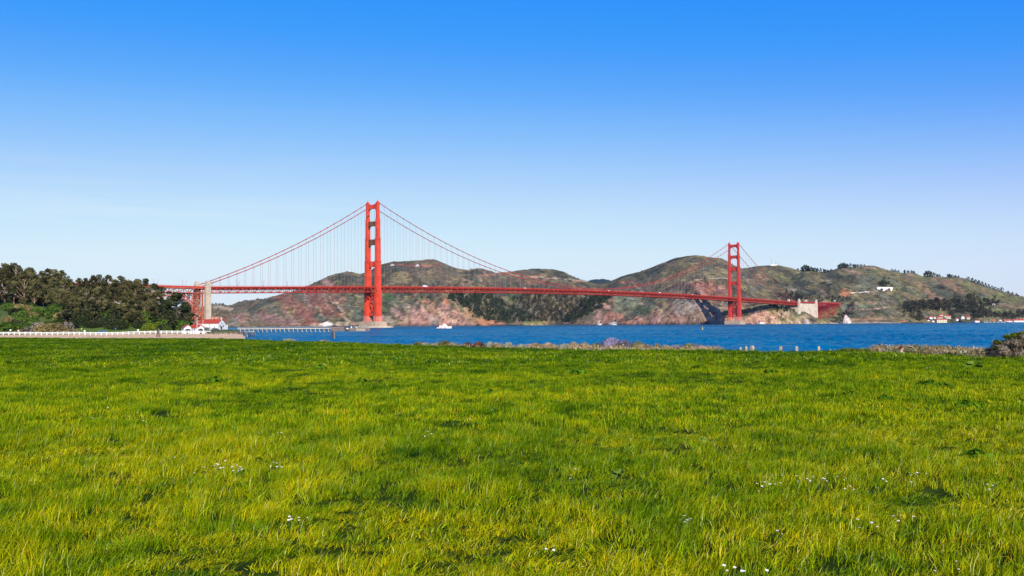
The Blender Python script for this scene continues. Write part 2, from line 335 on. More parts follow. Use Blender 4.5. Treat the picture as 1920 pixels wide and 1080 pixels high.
PAINT = [
 (408,575,14,3,0,TAN,.9),(425,578,18,4,-10,TAN,.7),(455,595,14,12,0,PRP,.95),(464,592,5,16,20,RDK,.9),(440,600,8,12,0,GRY,.7),
 (470,590,30,10,-20,GGR,.7),(560,580,70,18,-35,RDK,.85),(520,600,50,10,-15,PRP,.9),(600,565,55,14,-38,RDK,.8),(575,595,40,8,-30,RDK,.8),
 (560,552,34,7,-25,GGR,.6),(505,578,30,8,-30,GGR,.7),(636,560,24,10,-30,RDK,.7),(655,580,40,10,-30,GGR,.8),(690,565,30,12,0,GGR,.6),
 (613,530,15,6,-28,PNK,.9),(600,538,8,3,-40,ORG,.7),(640,592,11,3,-28,ORG,.8),(534,585,4,5,0,PNK,.8),(551,584,2,5,0,TAN,.8),
 (612,608,14,4,0,WHT,1),(592,610,12,3.5,0,TAN,.9),(640,608,16,5,0,TAN,.8),(665,606,14,4,0,PNK,.6),
 (660,512,30,5,-8,OLIV,.8),(655,532,20,8,0,DSCR,.7),(735,560,20,9,-32,GRN,1),(722,578,14,6,-40,GRN,.6),(760,572,30,10,-20,GGR,.8),
 (725,598,18,7,-20,TAN,.9),(750,592,22,8,-35,PNK,.8),(768,580,20,8,-45,TAN,.8),(790,592,26,18,-20,PRP,.95),(812,576,20,8,-50,ORG,.6),(830,580,16,14,-50,PRP,.9),
 (797,566,8,4,0,ORG,.8),(828,590,12,5,-45,TAN,.7),(850,595,30,12,-10,PRP,.9),(836,566,8,6,-40,ORG,.8),(815,598,18,7,-30,GRY,.8),(880,590,16,9,-40,ORG,.5),
 (905,603,26,8,0,ORG,.95),(932,607,20,4,0,ORG,.8),(880,606,16,5,0,PNK,.6),(990,609,40,4,0,OLIV,.9),(1000,604,20,3,0,YGR,.8),(960,560,14,8,40,GRN,.7),(975,572,16,5,50,GGR,.8),
 (760,497,36,3,-2,RDK,.9),(800,498,14,2.5,0,ORG,.9),(735,497,7,1.6,0,WHT,.8),(783,498,4,1.6,0,WHT,.9),(820,497,12,4,10,RDK,.7),(745,520,20,12,0,OLIV,.7),(800,520,16,14,30,OLIV,.6),(850,525,30,5,30,OLIV,.6),
 (870,524,7,1.8,-30,PNK,.9),(862,529,12,1.4,-38,PNK,.7),(885,528,9,1.2,40,PNK,.5),(890,540,22,8,30,OLIV,.8),(911,514,9,3,-40,PNK,.7),(902,523,7,2.5,-60,PNK,.7),
 (905,502,12,4,0,RDK,.5),(930,514,36,2.5,8,ORG,.7),(968,516,10,3,0,ORG,.6),(1000,519,22,3,3,ORG,.85),(1030,521,14,2,5,PNK,.7),(1000,530,30,6,10,BRN,.6),(1040,512,30,5,20,DSCR,.6),(1085,528,16,2,5,ORG,.6),
 (1168,530,10,3,-15,ORG,.95),(1180,529,12,3.4,0,RDK,.95),(1195,532,8,3,0,RDK,.8),(1210,519,12,6,-20,OLIV,.6),(1253,496,14,3,-20,PNK,.6),(1230,512,16,5,-20,DSCR,.8),(1205,525,8,7,-60,DSCR,.7),(1265,503,18,8,-30,DSCR,.6),
 (1275,520,40,10,-15,OLIV,.8),(1300,505,40,10,-20,OLIV,.6),(1345,515,30,9,0,OLIV,.8),(1320,498,20,6,0,DSCR,.4),(1290,533,45,3,0,RDK,.7),(1245,548,24,4,0,BRN,.5),
 (1330,545,44,18,-12,RDK,.9),(1310,545,14,12,0,PRP,.7),(1350,540,16,12,0,PRP,.6),(1355,575,16,14,0,GRY,.4),(1300,580,45,22,-30,GRY,.85),(1290,575,20,10,-40,TAN,.5),(1320,592,40,14,0,BRN,.7),(1250,595,30,12,-30,BRN,.7),
 (1135,573,18,6,-30,PNK,.9),(1148,566,9,3,-20,PNK,.8),(1118,582,16,6,-30,PNK,.6),(1190,570,45,22,0,GGR,.95),(1205,580,22,8,-10,GRN,.6),(1235,565,20,6,-20,OLIV,.7),(1155,594,26,10,-10,RDK,.9),(1130,598,20,8,-20,PRP,.9),
 (1198,600,8,8,0,ORG,1),(1180,605,14,4,0,ORG,.7),(1208,606,10,3,0,ORG,.7),(1124,607,6,5,0,WHT,1),(1151,608,11,3.5,0,WHT,.9),(1230,590,14,5,-45,RDK,.7),(1068,604,14,5,0,PRP,.8),(1080,600,12,4,-20,PNK,.6),
 (1425,594,20,14,-30,PRP,.95),(1412,580,8,6,0,OLIV,.7),(1430,600,10,8,0,TAN,.5),(1470,590,16,14,10,TAN,.6),(1455,578,20,6,20,GRN,.6),(1490,598,34,8,10,YGR,.9),(1462,600,12,6,0,YGR,.8),(1510,594,20,6,20,TAN,.5),(1540,600,16,4,20,OLIV,.8),
 (1420,525,24,12,35,BRN,.6),(1440,545,28,7,25,OLIV,.7),(1410,512,16,6,20,DSCR,.6),(1487,549,5,16,-30,GRY,.95),(1480,540,4,6,0,GRY,.7),(1465,510,30,6,0,DSCR,.5),(1500,520,30,5,20,DSCR,.6),
 (1543,548,16,2.6,-38,PNK,.95),(1553,528,7,4,-10,TAN,.7),(1535,535,16,4,-40,OLIV,.7),(1585,550,12,7,0,ORG,.9),(1583,545,7,5,0,ORG,.7),(1595,509,26,2.4,-22,PNK,.9),(1630,502,14,2.4,0,PNK,.8),(1600,525,24,12,0,DSCR,.6),
 (1620,535,24,10,30,GGR,.8),(1640,510,20,6,20,YGR,.6),(1610,568,30,3,0,OLIV,.7),(1630,575,40,8,10,GGR,.8),(1637,568,14,4,0,BRN,.7),(1640,598,40,5,0,BRN,.7),(1600,600,12,3,0,ORG,.5),
 (1705,513,10,5,-40,PNK,.7),(1735,520,30,5,-20,YGR,.6),(1690,562,26,4,-42,YGR,1),(1720,550,10,3,-60,YGR,.9),(1750,550,55,7,-32,BRN,1),(1790,538,30,7,-35,BRN,1),(1770,530,30,6,-20,BRN,.8),(1730,565,30,4,-15,BRN,.9),
 (1813,535,8,12,-20,YGR,1),(1830,542,8,10,0,YGR,.7),(1845,565,10,6,0,YGR,1),(1870,555,26,6,15,YGR,.9),(1905,560,26,6,10,YGR,.8),(1862,582,14,4,-10,YGR,1),(1895,586,30,5,-12,YGR,1),(1795,555,20,8,0,DSCR,.7),(1800,545,8,6,0,DSCR,.5),(1900,575,30,4,-10,BRN,.6),
]
for e in PAINT: ell(*e)
for x, y, a, b in [(560,540,30,3),(590,575,40,3),(620,560,40,2.5),(545,595,30,2.5),(480,600,20,3),(800,585,25,3),(845,580,20,2.5),(770,595,20,2.5),(1280,590,30,2),(1330,560,30,2.5),(1300,565,36,2),(1440,590,16,2)]:
    ell(x, y, a, b, -42, PNK if (x*7) % 3 else TAN, .55); ell(x+14, y+6, a*.9, b, -42, RDK, .6)
rs = random.Random(91)
for k in range(95):                       # strata and slides on the sea cliffs
    x, y = rs.choice([(rs.uniform(430, 690), rs.uniform(560, 608)), (rs.uniform(720, 900), rs.uniform(570, 608)), (rs.uniform(720, 900), rs.uniform(575, 608)), (rs.uniform(1110, 1400), rs.uniform(560, 608)), (rs.uniform(1180, 1400), rs.uniform(540, 606)), (rs.uniform(1400, 1560), rs.uniform(580, 604))])
    ell(x, y, rs.uniform(7, 26), rs.uniform(.8, 2.4), (-55 if x < 1150 else -40)+rs.uniform(-14, 14) if rs.random() < .8 else 30, [PNK, TAN, RDK, GRY, DSCR, PRP, BRN, DSCR][k % 8], rs.uniform(.5, .9))
for k in range(75):                       # gullies and grassy ribs on the upper slopes
    x = rs.uniform(600, 1900); y0_ = float(np.interp(x, [p[0] for p in main], [p[1] for p in main])) if x < 1400 else rs.uniform(505, 530); y = rs.uniform(y0_+4, 575)
    ell(x, y, rs.uniform(8, 30), rs.uniform(1, 3), rs.choice([-50, -35, 35, 50])+rs.uniform(-12, 12), [DSCR, OLIV, BRN, DSCR, SCRUB*1.5, GGR][k % 6], rs.uniform(.4, .8))
ROAD = C(.5,.4,.3)
line([(1285,532),(1310,523.5),(1340,522),(1372,522)], 1.0, TAN, .8)
line([(955,514),(985,519),(1030,520),(1070,524),(1110,529)], .9, ROAD, .7)
line([(1596,549),(1620,547.5),(1648,545.5)], 0.7, WHT, .8)
line([(1590,582),(1620,580),(1650,577.5),(1668,575)], 1.0, PNK, .9)
line([(1430,606.5),(1480,606),(1560,606),(1640,605),(1720,606)], 1.3, TAN, .9)
line([(1720,606),(1800,606),(1920,605),(2100,604)], 1.0, TAN, .8)
# wave-cut dark rock along the waterline
mixc(C(.05,.045,.045), np.clip((3.2+3*n3-TZ)/2, 0, 1)*(XX < 560)*(ip([(240,1),(980,1),(990,0),(1040,0),(1050,1),(2360,1)])[:, None]))
col *= (.9+.66*n3)[..., None]*np.array([1.06, 1.0, .94])
col = np.clip(col, .01, .9)
nx, ny = TX.shape
V = np.stack([TX, TY, TZ], -1).reshape(-1, 3)
ii, jj = np.meshgrid(np.arange(nx-1), np.arange(ny-1), indexing='ij'); a = (ii*ny+jj).ravel()
F = np.stack([a, a+ny, a+ny+1, a+1], 1)
F = F[(V[F][:, :, 2].max(1) > -6)]
def terrain_mat(name, bump=1.0, sc=.05):
    m = bpy.data.materials.new(name); m.use_nodes = True; t = m.node_tree; L = t.links; p = t.nodes['Principled BSDF']
    p.inputs['Roughness'].default_value = 1.0; p.inputs['Specular IOR Level'].default_value = .05
    at_ = N(t, 'ShaderNodeAttribute', attribute_name='tint'); g = N(t, 'ShaderNodeNewGeometry')
    nz = N(t, 'ShaderNodeTexNoise', i_Scale=sc, i_Detail=8.0, i_Roughness=.72); L.new(g.outputs['Position'], nz.inputs['Vector'])
    mr = N(t, 'ShaderNodeMapRange'); mr.inputs['From Min'].default_value = .34; mr.inputs['From Max'].default_value = .66; mr.inputs['To Min'].default_value = .3; mr.inputs['To Max'].default_value = 1.7
    L.new(nz.outputs['Fac'], mr.inputs['Value'])
    s = N(t, 'ShaderNodeVectorMath', operation='SCALE'); L.new(at_.outputs['Color'], s.inputs[0]); L.new(mr.outputs[0], s.inputs['Scale'])
    L.new(s.outputs[0], p.inputs['Base Color'])
    b = N(t, 'ShaderNodeBump', i_Strength=bump, i_Distance=4.0); L.new(nz.outputs['Fac'], b.inputs['Height']); L.new(b.outputs['Normal'], p.inputs['Normal'])
    return m
HILLM = terrain_mat('headland_ground', .8)
def tint(o, c):
    me = o.data; ca = me.color_attributes.new('tint', 'FLOAT_COLOR', 'POINT')
    c = np.concatenate([c.reshape(-1, 3), np.ones((c.reshape(-1, 3).shape[0], 1))], 1).astype(np.float32); ca.data.foreach_set('color', c.ravel())
hills = npmesh('hills', V, F, HILLM, smooth=True); tint(hills, col); tag(hills, kind='structure')
# the blue hill far inland
xs = np.linspace(1060, 1190, 60); Dd = np.linspace(8600, 9600, 16); crest = np.interp(xs, [1060,1095,1108,1118,1128,1136,1145,1155,1190], [545,532,526,524.8,524.2,524.6,526.5,531,545])
Vb = []
for i, x in enumerate(xs):
    for j, d in enumerate(Dd):
        hgt = pyz(x, crest[i], 9100)*math.cos((j/15-.5)*2.6)**.7; Vb.append((on(x, d, 0).x, d, hgt+8*random.Random(i*31+j).random()))
Vb = np.array(Vb); ii, jj = np.meshgrid(np.arange(59), np.arange(15), indexing='ij'); a = (ii*16+jj).ravel()
fh = npmesh('far_hill', Vb, np.stack([a, a+16, a+17, a+1], 1), mat('far_woodland', (.03, .045, .04), 1.0, .3, .02, coord='World'), smooth=True); tag(fh, kind='structure')
# ------------------------------------------------------------ leaf geometry
def leaves(n, rng, c, r, size, up=.35):
    """n leaf clumps as quads near the surface of an ellipsoid"""
    d = rng.normal(size=(n, 3)); d /= np.linalg.norm(d, axis=1)[:, None]
    rad = rng.uniform(.45, 1.08, n)**.6; P = np.array(c)+d*np.array(r)*rad[:, None]
    nrm = d*.6+rng.normal(size=(n, 3))*.6+np.array([0, 0, up]); nrm /= np.linalg.norm(nrm, axis=1)[:, None]
    t = np.cross(nrm, rng.normal(size=(n, 3))); t /= np.linalg.norm(t, axis=1)[:, None]; b = np.cross(nrm, t)
    s = (size*rng.uniform(.5, 1.4, n))[:, None]
    return np.stack([P-t*s*.6-b*s*.45, P+t*s*.55-b*s*.5, P+t*s*.5+b*s*.5, P-t*s*.45+b*s*.6], 1)
def quads(Q, name, m, **k):
    Q = Q.reshape(-1, 3); return npmesh(name, Q, np.arange(len(Q)).reshape(-1, 4), m, **k)
# ---- woods on the far slopes: reads as one mass
def inpoly(x, y, P):
    c = False; j = len(P)-1
    for i in range(len(P)):
        if (P[i][1] > y) != (P[j][1] > y) and x < (P[j][0]-P[i][0])*(y-P[i][1])/(P[j][1]-P[i][1])+P[i][0]: c = not c
        j = i
    return c
rng = np.random.default_rng(5); rr = random.Random(5)
WOODS = [
 ([(838,556),(870,552),(905,552),(935,562),(960,577),(985,587),(1010,601),(960,606),(930,604),(905,600),(890,588),(868,576),(845,566)], 430, 8, 15, 'dark'),
 ([(786,556),(806,553),(812,562),(800,568),(790,566)], 8, 7, 10, 'dark'),
 ([(960,560),(1000,553),(1095,554),(1100,570),(1080,585),(1050,600),(1000,606),(985,588)], 420, 7, 13, 'grey'),
 ([(1100,557),(1148,557),(1130,575),(1105,590),(1080,603),(1045,607),(1060,595),(1085,580)], 230, 8, 14, 'dark'),
 ([(1690,576),(1720,568),(1800,564),(1830,572),(1850,584),(1880,592),(1920,586),(1990,586),(2000,602),(1850,603),(1740,599),(1722,604),(1700,592)], 560, 8, 15, 'mid'),
 ([(1808,556),(1830,552),(1838,570),(1815,572)], 40, 7, 12, 'mid'),
 ([(1838,566),(1870,560),(1876,570),(1850,577),(1838,575)], 40, 7, 12, 'mid'),
 ([(1455,553),(1475,549),(1500,556),(1530,560),(1500,567),(1465,563)], 70, 6, 12, 'mid'),
 ([(1440,574),(1460,570),(1498,578),(1490,585),(1465,592),(1450,584)], 60, 4, 8, 'dark'),
 ([(1530,560),(1545,556),(1600,560),(1590,568),(1545,568)], 30, 6, 10, 'mid'),
 ([(1572,592),(1586,585),(1604,592),(1596,603),(1566,603)], 40, 4, 8, 'mid'),
 ([(1650,529),(1658,524),(1670,528),(1668,536),(1652,538)], 20, 7, 12, 'dark'),
 ([(870,575),(890,585),(900,600),(885,596)], 10, 6, 10, 'dark')]
FM = {'dark': leafmat('cypress_leaves', (.022,.036,.024), (.075,.09,.045), .07, .1), 'grey': leafmat('eucalyptus_leaves_far', (.04,.04,.028), (.115,.1,.065), .07, .1), 'mid': leafmat('mixed_leaves_far', (.028,.034,.026), (.1,.092,.055), .07, .1)}
fq = {k: [] for k in FM}
for P, n, h1, h2, kd in WOODS:
    x0 = min(p[0] for p in P); x1 = max(p[0] for p in P); y0 = min(p[1] for p in P); y1 = max(p[1] for p in P); c = 0; tr_ = 0
    while c < n and tr_ < n*20:
        tr_ += 1; x = rr.uniform(x0, x1); y = rr.uniform(y0, y1)
        if not inpoly(x, y, P): continue
        if rr.random() < .22: x += rr.gauss(0, 9); y += rr.gauss(0, 3)
        if (1731 < x < 1784 and y > 585) or (1789 < x < 1822 and y > 589) or (1828 < x and y > 597): continue
        g = hit(x, y); h = rr.uniform(h1*.7, h2)*1.15; rx = h*rr.uniform(.28, .5); c += 1
        q = leaves(46, rng, (g.x, g.y, g.z+h*.55), (rx, rx, h*.5), h*.16); fq[kd].append(q)
for k, nm, lb in (('dark', 'cypress_wood', None), ('grey', 'eucalyptus_wood', None), ('mid', 'mixed_wood', None)):
    o = quads(np.concatenate(fq[k]), nm, FM[k]); tag(o, {'dark': 'dark evergreen wood covering the steep far slopes and spurs below the bridge deck', 'grey': 'grey green eucalyptus wood filling the valley behind the middle of the bridge', 'mid': 'dark mixed wood along the foot of the hill at the right, above the harbour houses'}[k], 'wood', kind='stuff')
# scrub dots on the slopes
qs = []
for k in range(1300):
    x = rr.uniform(430, 1920); y = rr.uniform(500, 604); g = hit(x, y)
    if g.z < 6: continue
    h = rr.uniform(1.2, 4.5); qs.append(leaves(14, rng, (g.x, g.y, g.z+h*.3), (h*.8, h*.8, h*.5), h*.4))
tag(quads(np.concatenate(qs), 'hillside_scrub', FM['dark']), 'scattered dark bushes dotted over the far hillsides', 'scrub', kind='stuff')
# ============================================================ the suspension bridge (local x along the axis northwards, -y towards the camera)
bridge = thing('suspension_bridge', 'long orange-red suspension bridge with two tall towers crossing the strait', 'bridge', (SX, SY, 0), math.atan2(UY, UX))
def zc(s):                                   # height of the middle of the deck truss
    if s < -343: return 59.6
    if s < 0: return 67.9+8.3*s/343
    if s <= 1280: return 67.9+6.6*(1-((s-640)/640)**2)
    if s <= 1623: return 67.9-7.2*(s-1280)/343
    return 60.7
MAIN, SIDE, HALF = 1280.0, 343.0, 13.7
def cross(wx, wy, k=.74):                    # stepped (cross-shaped) plan of a tower leg
    a, b = wx/2, wy/2; c, d = a*k, b*k
    return [(-c,-b),(c,-b),(c,-d),(a,-d),(a,d),(c,d),(c,b),(-c,b),(-c,d),(-a,d),(-a,-d),(-c,-d)]
SECT = [(11,20.5,14.2,10.6),(20.5,66.5,12.3,9.3),(66.5,118.7,10.7,7.9),(118.7,159.4,9.2,6.8),(159.4,192.6,8.0,6.0),(192.6,221.5,6.3,4.9)]
def tower(s0, shrouded, side, mred):
    piermb = MB(); 
    if side == 'south':
        pts = [(math.cos(t)*27*(1 if abs(math.cos(t)) < .8 else .95), math.sin(t)*24) for t in [2*math.pi*k/24 for k in range(24)]]
        piermb.prism([(s0+max(-14, min(14, x*1.2)), max(-23, min(23, y*1.25))) for x, y in pts], -8, 11.0, .97)
    else: piermb.prism([(s0+x, y) for x, y in [(-15,-25),(15,-25),(15,25),(-15,25)]], -8, 10.0, .96)
    br = MB()                                 # bracing below the deck = the tower's own mesh
    for za, zb in ((22.6, 45.5), (45.5, 66)):
        for y0, y1 in ((-9, 9), (9, -9)): br.beam((s0, y0, za), (s0, y1, zb), 5.0, 2.2, up=(0, 1, 0))
        br.box(s0-2.6, s0+2.6, -9.5, 9.5, za-1.4, za+1.4)
    tw = br.build('tower', mred, bridge); tw['label'] = 'taller-looking nearer bridge tower' if side == 'south' else 'farther bridge tower at the cliff'
    piermb.build('pier', PIERC, tw)
    for sg in (-1, 1):
        m = MB(); cy = sg*HALF
        for z0, z1, wx, wy in SECT:
            if z0 == 11: pd = MB(); pd.prism([(s0+x, cy+y) for x, y in cross(wx, wy)], z0, z1, .985); pd.build('pedestal', PEDM, tw); continue
            m.prism([(s0+x, cy+y) for x, y in cross(wx, wy)], z0, z1, .985)
            m.prism([(s0+x, cy+y) for x, y in cross(wx*.56, wy*1.07, .9)], z0, z1-2.5, .985)
            if z1 < 200 and z1 > 60: m.box(s0-wx*.46, s0+wx*.46, cy-wy*.46, cy+wy*.46, z1, z1+.8)
        m.prism([(s0+x, cy+y) for x, y in cross(6.9, 5.5, .8)], 221.5, 223.6, .9)
        m.prism([(s0+x, cy+y) for x, y in cross(4.6, 3.6, .8)], 223.6, 226.3, .35)
        m.tube([(s0, cy, 226), (s0, cy, 229.5)], [.5, .25], 6)
        m.build('leg', mred, tw)
        for za in (159.0, 118.3, 66.8):
            sdl = MB(); sdl.box(s0-4.3-(160-za)*.02, s0+4.3+(160-za)*.02, cy-3.6-(160-za)*.012, cy+3.6+(160-za)*.012, za-2.2, za-1.4)
            sdl.build('ledge', WRAP, tw)
    for i, (z0, z1) in enumerate(((210.5, 219.8), (179.3, 189.6), (145.6, 157.4), (106.3, 118.2))):
        m = MB(); hx = 1.7; e = HALF-3.2
        m.box(s0-hx, s0+hx, -e, e, z0+1.8, z1)
        for sg in (-1, 1):                    # haunches
            prof = [(e, z0+1.8), (e, z0-3.5), (e-1.0, z0-1.0), (e-2.6, z0+.9), (e-5.0, z0+1.8)]
            vs_ = [(s0-hx, sg*a, b) for a, b in prof]+[(s0+hx, sg*a, b) for a, b in prof]; n = 5
            m.add(vs_, [tuple(range(n)), tuple(range(2*n-1, n-1, -1))]+[(k, (k+1) % n, n+(k+1) % n, n+k) for k in range(n)])
        for k in range(7):                    # vertical ribs of the strut's face
            y = -e+2.2+k*(2*e-4.4)/6; m.box(s0-hx-.35, s0+hx+.35, y-.35, y+.35, z0+2.4, z1-.6)
        o = m.build('strut', WRAP if (shrouded and i in (1, 2)) else mred, tw)
        if shrouded and i in (1, 2): o['label'] = 'brown shrouded cross strut'
    if side == 'south':
        f = MB(); f.prism([(s0+27*math.cos(t), 47*math.sin(t)) for t in [2*math.pi*k/28 for k in range(28)]], -6, 3.2, .985); f.build('fender', CONC, tw)
    return tw
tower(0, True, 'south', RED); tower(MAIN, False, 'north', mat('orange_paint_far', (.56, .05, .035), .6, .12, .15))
# stiffening truss, fascia, road
def spanpts(a, b, st):
    n = max(1, round((b-a)/st)); return [a+(b-a)*k/n for k in range(n+1)]
tr = MB(); fas = MB(); road = MB(); rail = MB(); lat = MB()
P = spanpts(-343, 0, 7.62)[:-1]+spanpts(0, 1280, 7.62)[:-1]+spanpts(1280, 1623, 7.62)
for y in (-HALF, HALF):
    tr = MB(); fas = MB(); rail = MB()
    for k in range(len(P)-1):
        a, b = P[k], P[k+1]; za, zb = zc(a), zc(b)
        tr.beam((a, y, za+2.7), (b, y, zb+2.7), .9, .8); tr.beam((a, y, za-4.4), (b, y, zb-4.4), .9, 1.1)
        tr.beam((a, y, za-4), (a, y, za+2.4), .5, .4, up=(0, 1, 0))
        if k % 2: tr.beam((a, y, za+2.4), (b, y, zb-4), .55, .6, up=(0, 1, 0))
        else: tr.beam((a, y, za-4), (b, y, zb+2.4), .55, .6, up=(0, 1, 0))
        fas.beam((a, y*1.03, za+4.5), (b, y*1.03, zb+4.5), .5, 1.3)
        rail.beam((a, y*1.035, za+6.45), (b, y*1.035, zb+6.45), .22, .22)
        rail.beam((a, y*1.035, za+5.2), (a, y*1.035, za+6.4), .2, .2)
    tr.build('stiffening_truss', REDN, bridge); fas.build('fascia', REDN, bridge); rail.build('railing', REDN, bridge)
for k in range(len(P)-1):
    a, b = P[k], P[k+1]; za, zb = zc(a), zc(b)
    road.beam((a, 0, za+4.6), (b, 0, zb+4.6), 26.4, .6)
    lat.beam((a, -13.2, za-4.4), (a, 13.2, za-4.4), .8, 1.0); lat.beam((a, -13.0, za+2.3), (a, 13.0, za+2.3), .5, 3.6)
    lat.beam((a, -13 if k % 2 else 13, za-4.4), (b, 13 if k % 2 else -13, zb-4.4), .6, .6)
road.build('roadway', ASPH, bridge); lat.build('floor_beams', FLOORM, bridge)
# main cables
TOPZ = 223.5
def zcab(s):
    if 0 <= s <= MAIN: return TOPZ-(TOPZ-83.2)*(1-((s-640)/640)**2)
    t = (-s if s < 0 else s-MAIN)/SIDE; ze = 65.5; return TOPZ+(ze-TOPZ)*t-11.5*4*t*(1-t)
for y in (-HALF, HALF):
    m = MB(); pts = [(s, y, zcab(s)) for s in spanpts(-343, 0, 15)[:-1]+spanpts(0, 1280, 20)[:-1]+spanpts(1280, 1623, 15)]
    m.tube(pts, .62, 8)
    for s in spanpts(-343, 0, 15.24)[1:-1]+spanpts(0, 1280, 15.24)[1:-1]+spanpts(1280, 1623, 15.24)[1:-1]:
        m.box(s-.55, s+.55, y-.85, y+.85, zcab(s)-.9, zcab(s)+.85)
    m.build('main_cable', CABLE, bridge)
sus = []
for y in (-HALF, HALF):
    for s in spanpts(-343, 0, 15.24)[1:-1]+spanpts(0, 1280, 15.24)[1:-1]+spanpts(1280, 1623, 15.24)[1:-1]:
        x, yy = brd(s, -y); ln = zcab(s)-zc(s)-3.2
        if ln > .8: sus.append((ln/yy, s, y, ln))
sus.sort(reverse=True); rest = MB()
for k, (_, s, y, ln) in enumerate(sus):
    m = MB() if k < 100 else rest
    for dx in (-.32, .32): m.beam((s+dx, y, zc(s)+3.0), (s+dx, y, zcab(s)-.3), .1, .12)
    if k < 100: m.build('suspender', ROPE, bridge)
o = rest.build('suspenders', ROPE, bridge); o['kind'] = 'stuff'
# pylons of the south anchorage, the arch and its columns, the viaduct beyond
def pylon(s0, cy, z0, zt, wx=9.0, wy=7.0, m=CONC):
    b = MB(); b.prism([(s0+x, cy+y) for x, y in cross(wx, wy, .8)], z0, zt-14, .96)
    b.prism([(s0+x, cy+y) for x, y in cross(wx*.9, wy*.9, .78)], zt-14, zt-3.5, .97)
    b.prism([(s0+x, cy+y) for x, y in cross(wx*.72, wy*.72, .75)], zt-3.5, zt, .9)
    for k in range(-1, 2): b.box(s0+k*wx*.22-.35, s0+k*wx*.22+.35, cy-wy/2-.25, cy+wy/2+.25, z0+4, zt-15)
    return b.build('pylon', m, bridge)
for v in (-1, 1):
    pylon(-336, v*15.5, 2, 73.5); pylon(-448, v*15.5, 4, 73.5)
XB = -343.0; XA = -441.0
arch = MB()
def za(s): t = (s-XA)/(XB-XA); return 17+34*4*t*(1-t)
ps = spanpts(XA, XB, 8.2)
for y in (-HALF*.82, HALF*.82):
    for k in range(len(ps)-1):
        vd = MB()
        a, b = ps[k], ps[k+1]
        arch.beam((a, y, za(a)), (b, y, za(b)), 1.1, 1.2); arch.beam((a, y, za(a)+5), (b, y, za(b)+5), 1.0, 1.0)
        arch.beam((a, y, za(a)), (b, y, za(b)+5), .6, .6, up=(0, 1, 0)); arch.beam((b, y, za(b)), (b, y, za(b)+5), .6, .6, up=(0, 1, 0))
        if za(b)+5 < 54:
            vd.beam((b, y, za(b)+5), (b, y, 55), .8, .9, up=(0, 1, 0))
            if k < len(ps)-2 and za(ps[k+2 if k+2 < len(ps) else k])+5 < 54: vd.beam((b, y, za(b)+6), (ps[min(k+2, len(ps)-1)], y, 54), .4, .4, up=(0, 1, 0))
            vd.build('arch_column', SALM, bridge)
for a in ps: arch.beam((a, -11, za(a)), (a, 11, za(a)), .7, .7); arch.beam((a, -11, za(a)), (a, 11, za(a)+5), .5, .5)
arch.build('arch', SALM, bridge)
bt = MB()                                   # lattice bent beside the east pylon
for s in (-343, -352, -361):
    for y in (-HALF, HALF):
        bt.beam((s, y, 12 if s > -345 else 22), (s, y, 55), 1.0, 1.0, up=(0, 1, 0))
for y in (-HALF, HALF):
    for s0_, s1_ in ((-343, -352), (-352, -361)):
        for k in range(5):
            z0 = 16+k*8; bt.beam((s0_, y, z0), (s1_, y, z0+8), .6, .6, up=(0, 1, 0)); bt.beam((s1_, y, z0), (s0_, y, z0+8), .6, .6, up=(0, 1, 0)); bt.beam((s0_, y, z0), (s1_, y, z0), .6, .6)
for s in (-343, -352, -361):
    for zz in (26, 40, 54): bt.beam((s, -HALF, zz), (s, HALF, zz), .6, .6)
bt.build('lattice_bent', SALM, bridge)
SHM = mat('grey_blue_sheet', (.2, .26, .42), .8, .4, .2)
for xs0, zs0 in ((-372, 38), (-381, 40)): ts = MB(); ts.box(xs0, xs0+.6, -9, 11, zs0, 54); o = ts.build('work_sheeting', SHM, bridge); o['label'] = 'blue grey sheeting hung under the arch span'
def viaduct(a, b, st, ztop, depth, mt, m2, ground):
    p = spanpts(a, b, st); t = MB(); r = MB()
    for y in (-HALF, HALF):
        f = MB()
        for k in range(len(p)-1):
            q, e = p[k], p[k+1]
            t.beam((q, y, ztop-2), (e, y, ztop-2), 1, 1.1); t.beam((q, y, ztop-depth), (e, y, ztop-depth), .9, 1.0)
            t.beam((q, y, ztop-2), (q, y, ztop-depth), .6, .5, up=(0, 1, 0))
            t.beam((q, y, ztop-2 if k % 2 else ztop-depth), (e, y, ztop-depth if k % 2 else ztop-2), .6, .7, up=(0, 1, 0))
            f.beam((q, y*1.03, ztop-.2), (e, y*1.03, ztop-.2), .5, 2.2)
            f.beam((q, y*1.03, ztop+1.9), (e, y*1.03, ztop+1.9), .2, .2)
        f.build('fascia', m2, bridge)
    for k in range(len(p)): t.beam((p[k], -13, ztop-depth), (p[k], 13, ztop-depth), .8, .8); t.beam((p[k], -13, ztop-2), (p[k], 13, ztop-2), .8, 1.2)
    r.beam((a, 0, ztop), (b, 0, ztop), 26.4, .6)
    t.build('viaduct_truss', mt, bridge); r.build('roadway', ASPH, bridge)
viaduct(-640, -343, 8, 64.2, 9, SALM, REDN, None)
c = MB()
for s in (-470, -500, -530, -560, -600):
    for y in (-HALF, HALF):
        c.beam((s, y, 5), (s, y, 56), 1, 1, up=(0, 1, 0)); c.beam((s-6, y, 5), (s-6, y, 56), 1, 1, up=(0, 1, 0))
        for k in range(5): c.beam((s, y, 6+k*10), (s-6, y, 16+k*10), .6, .6, up=(0, 1, 0))
    for k in range(5): c.beam((s, -13, 6+k*10), (s, 13, 16+k*10), .7, .7)
c.build('viaduct_columns', SALM, bridge)
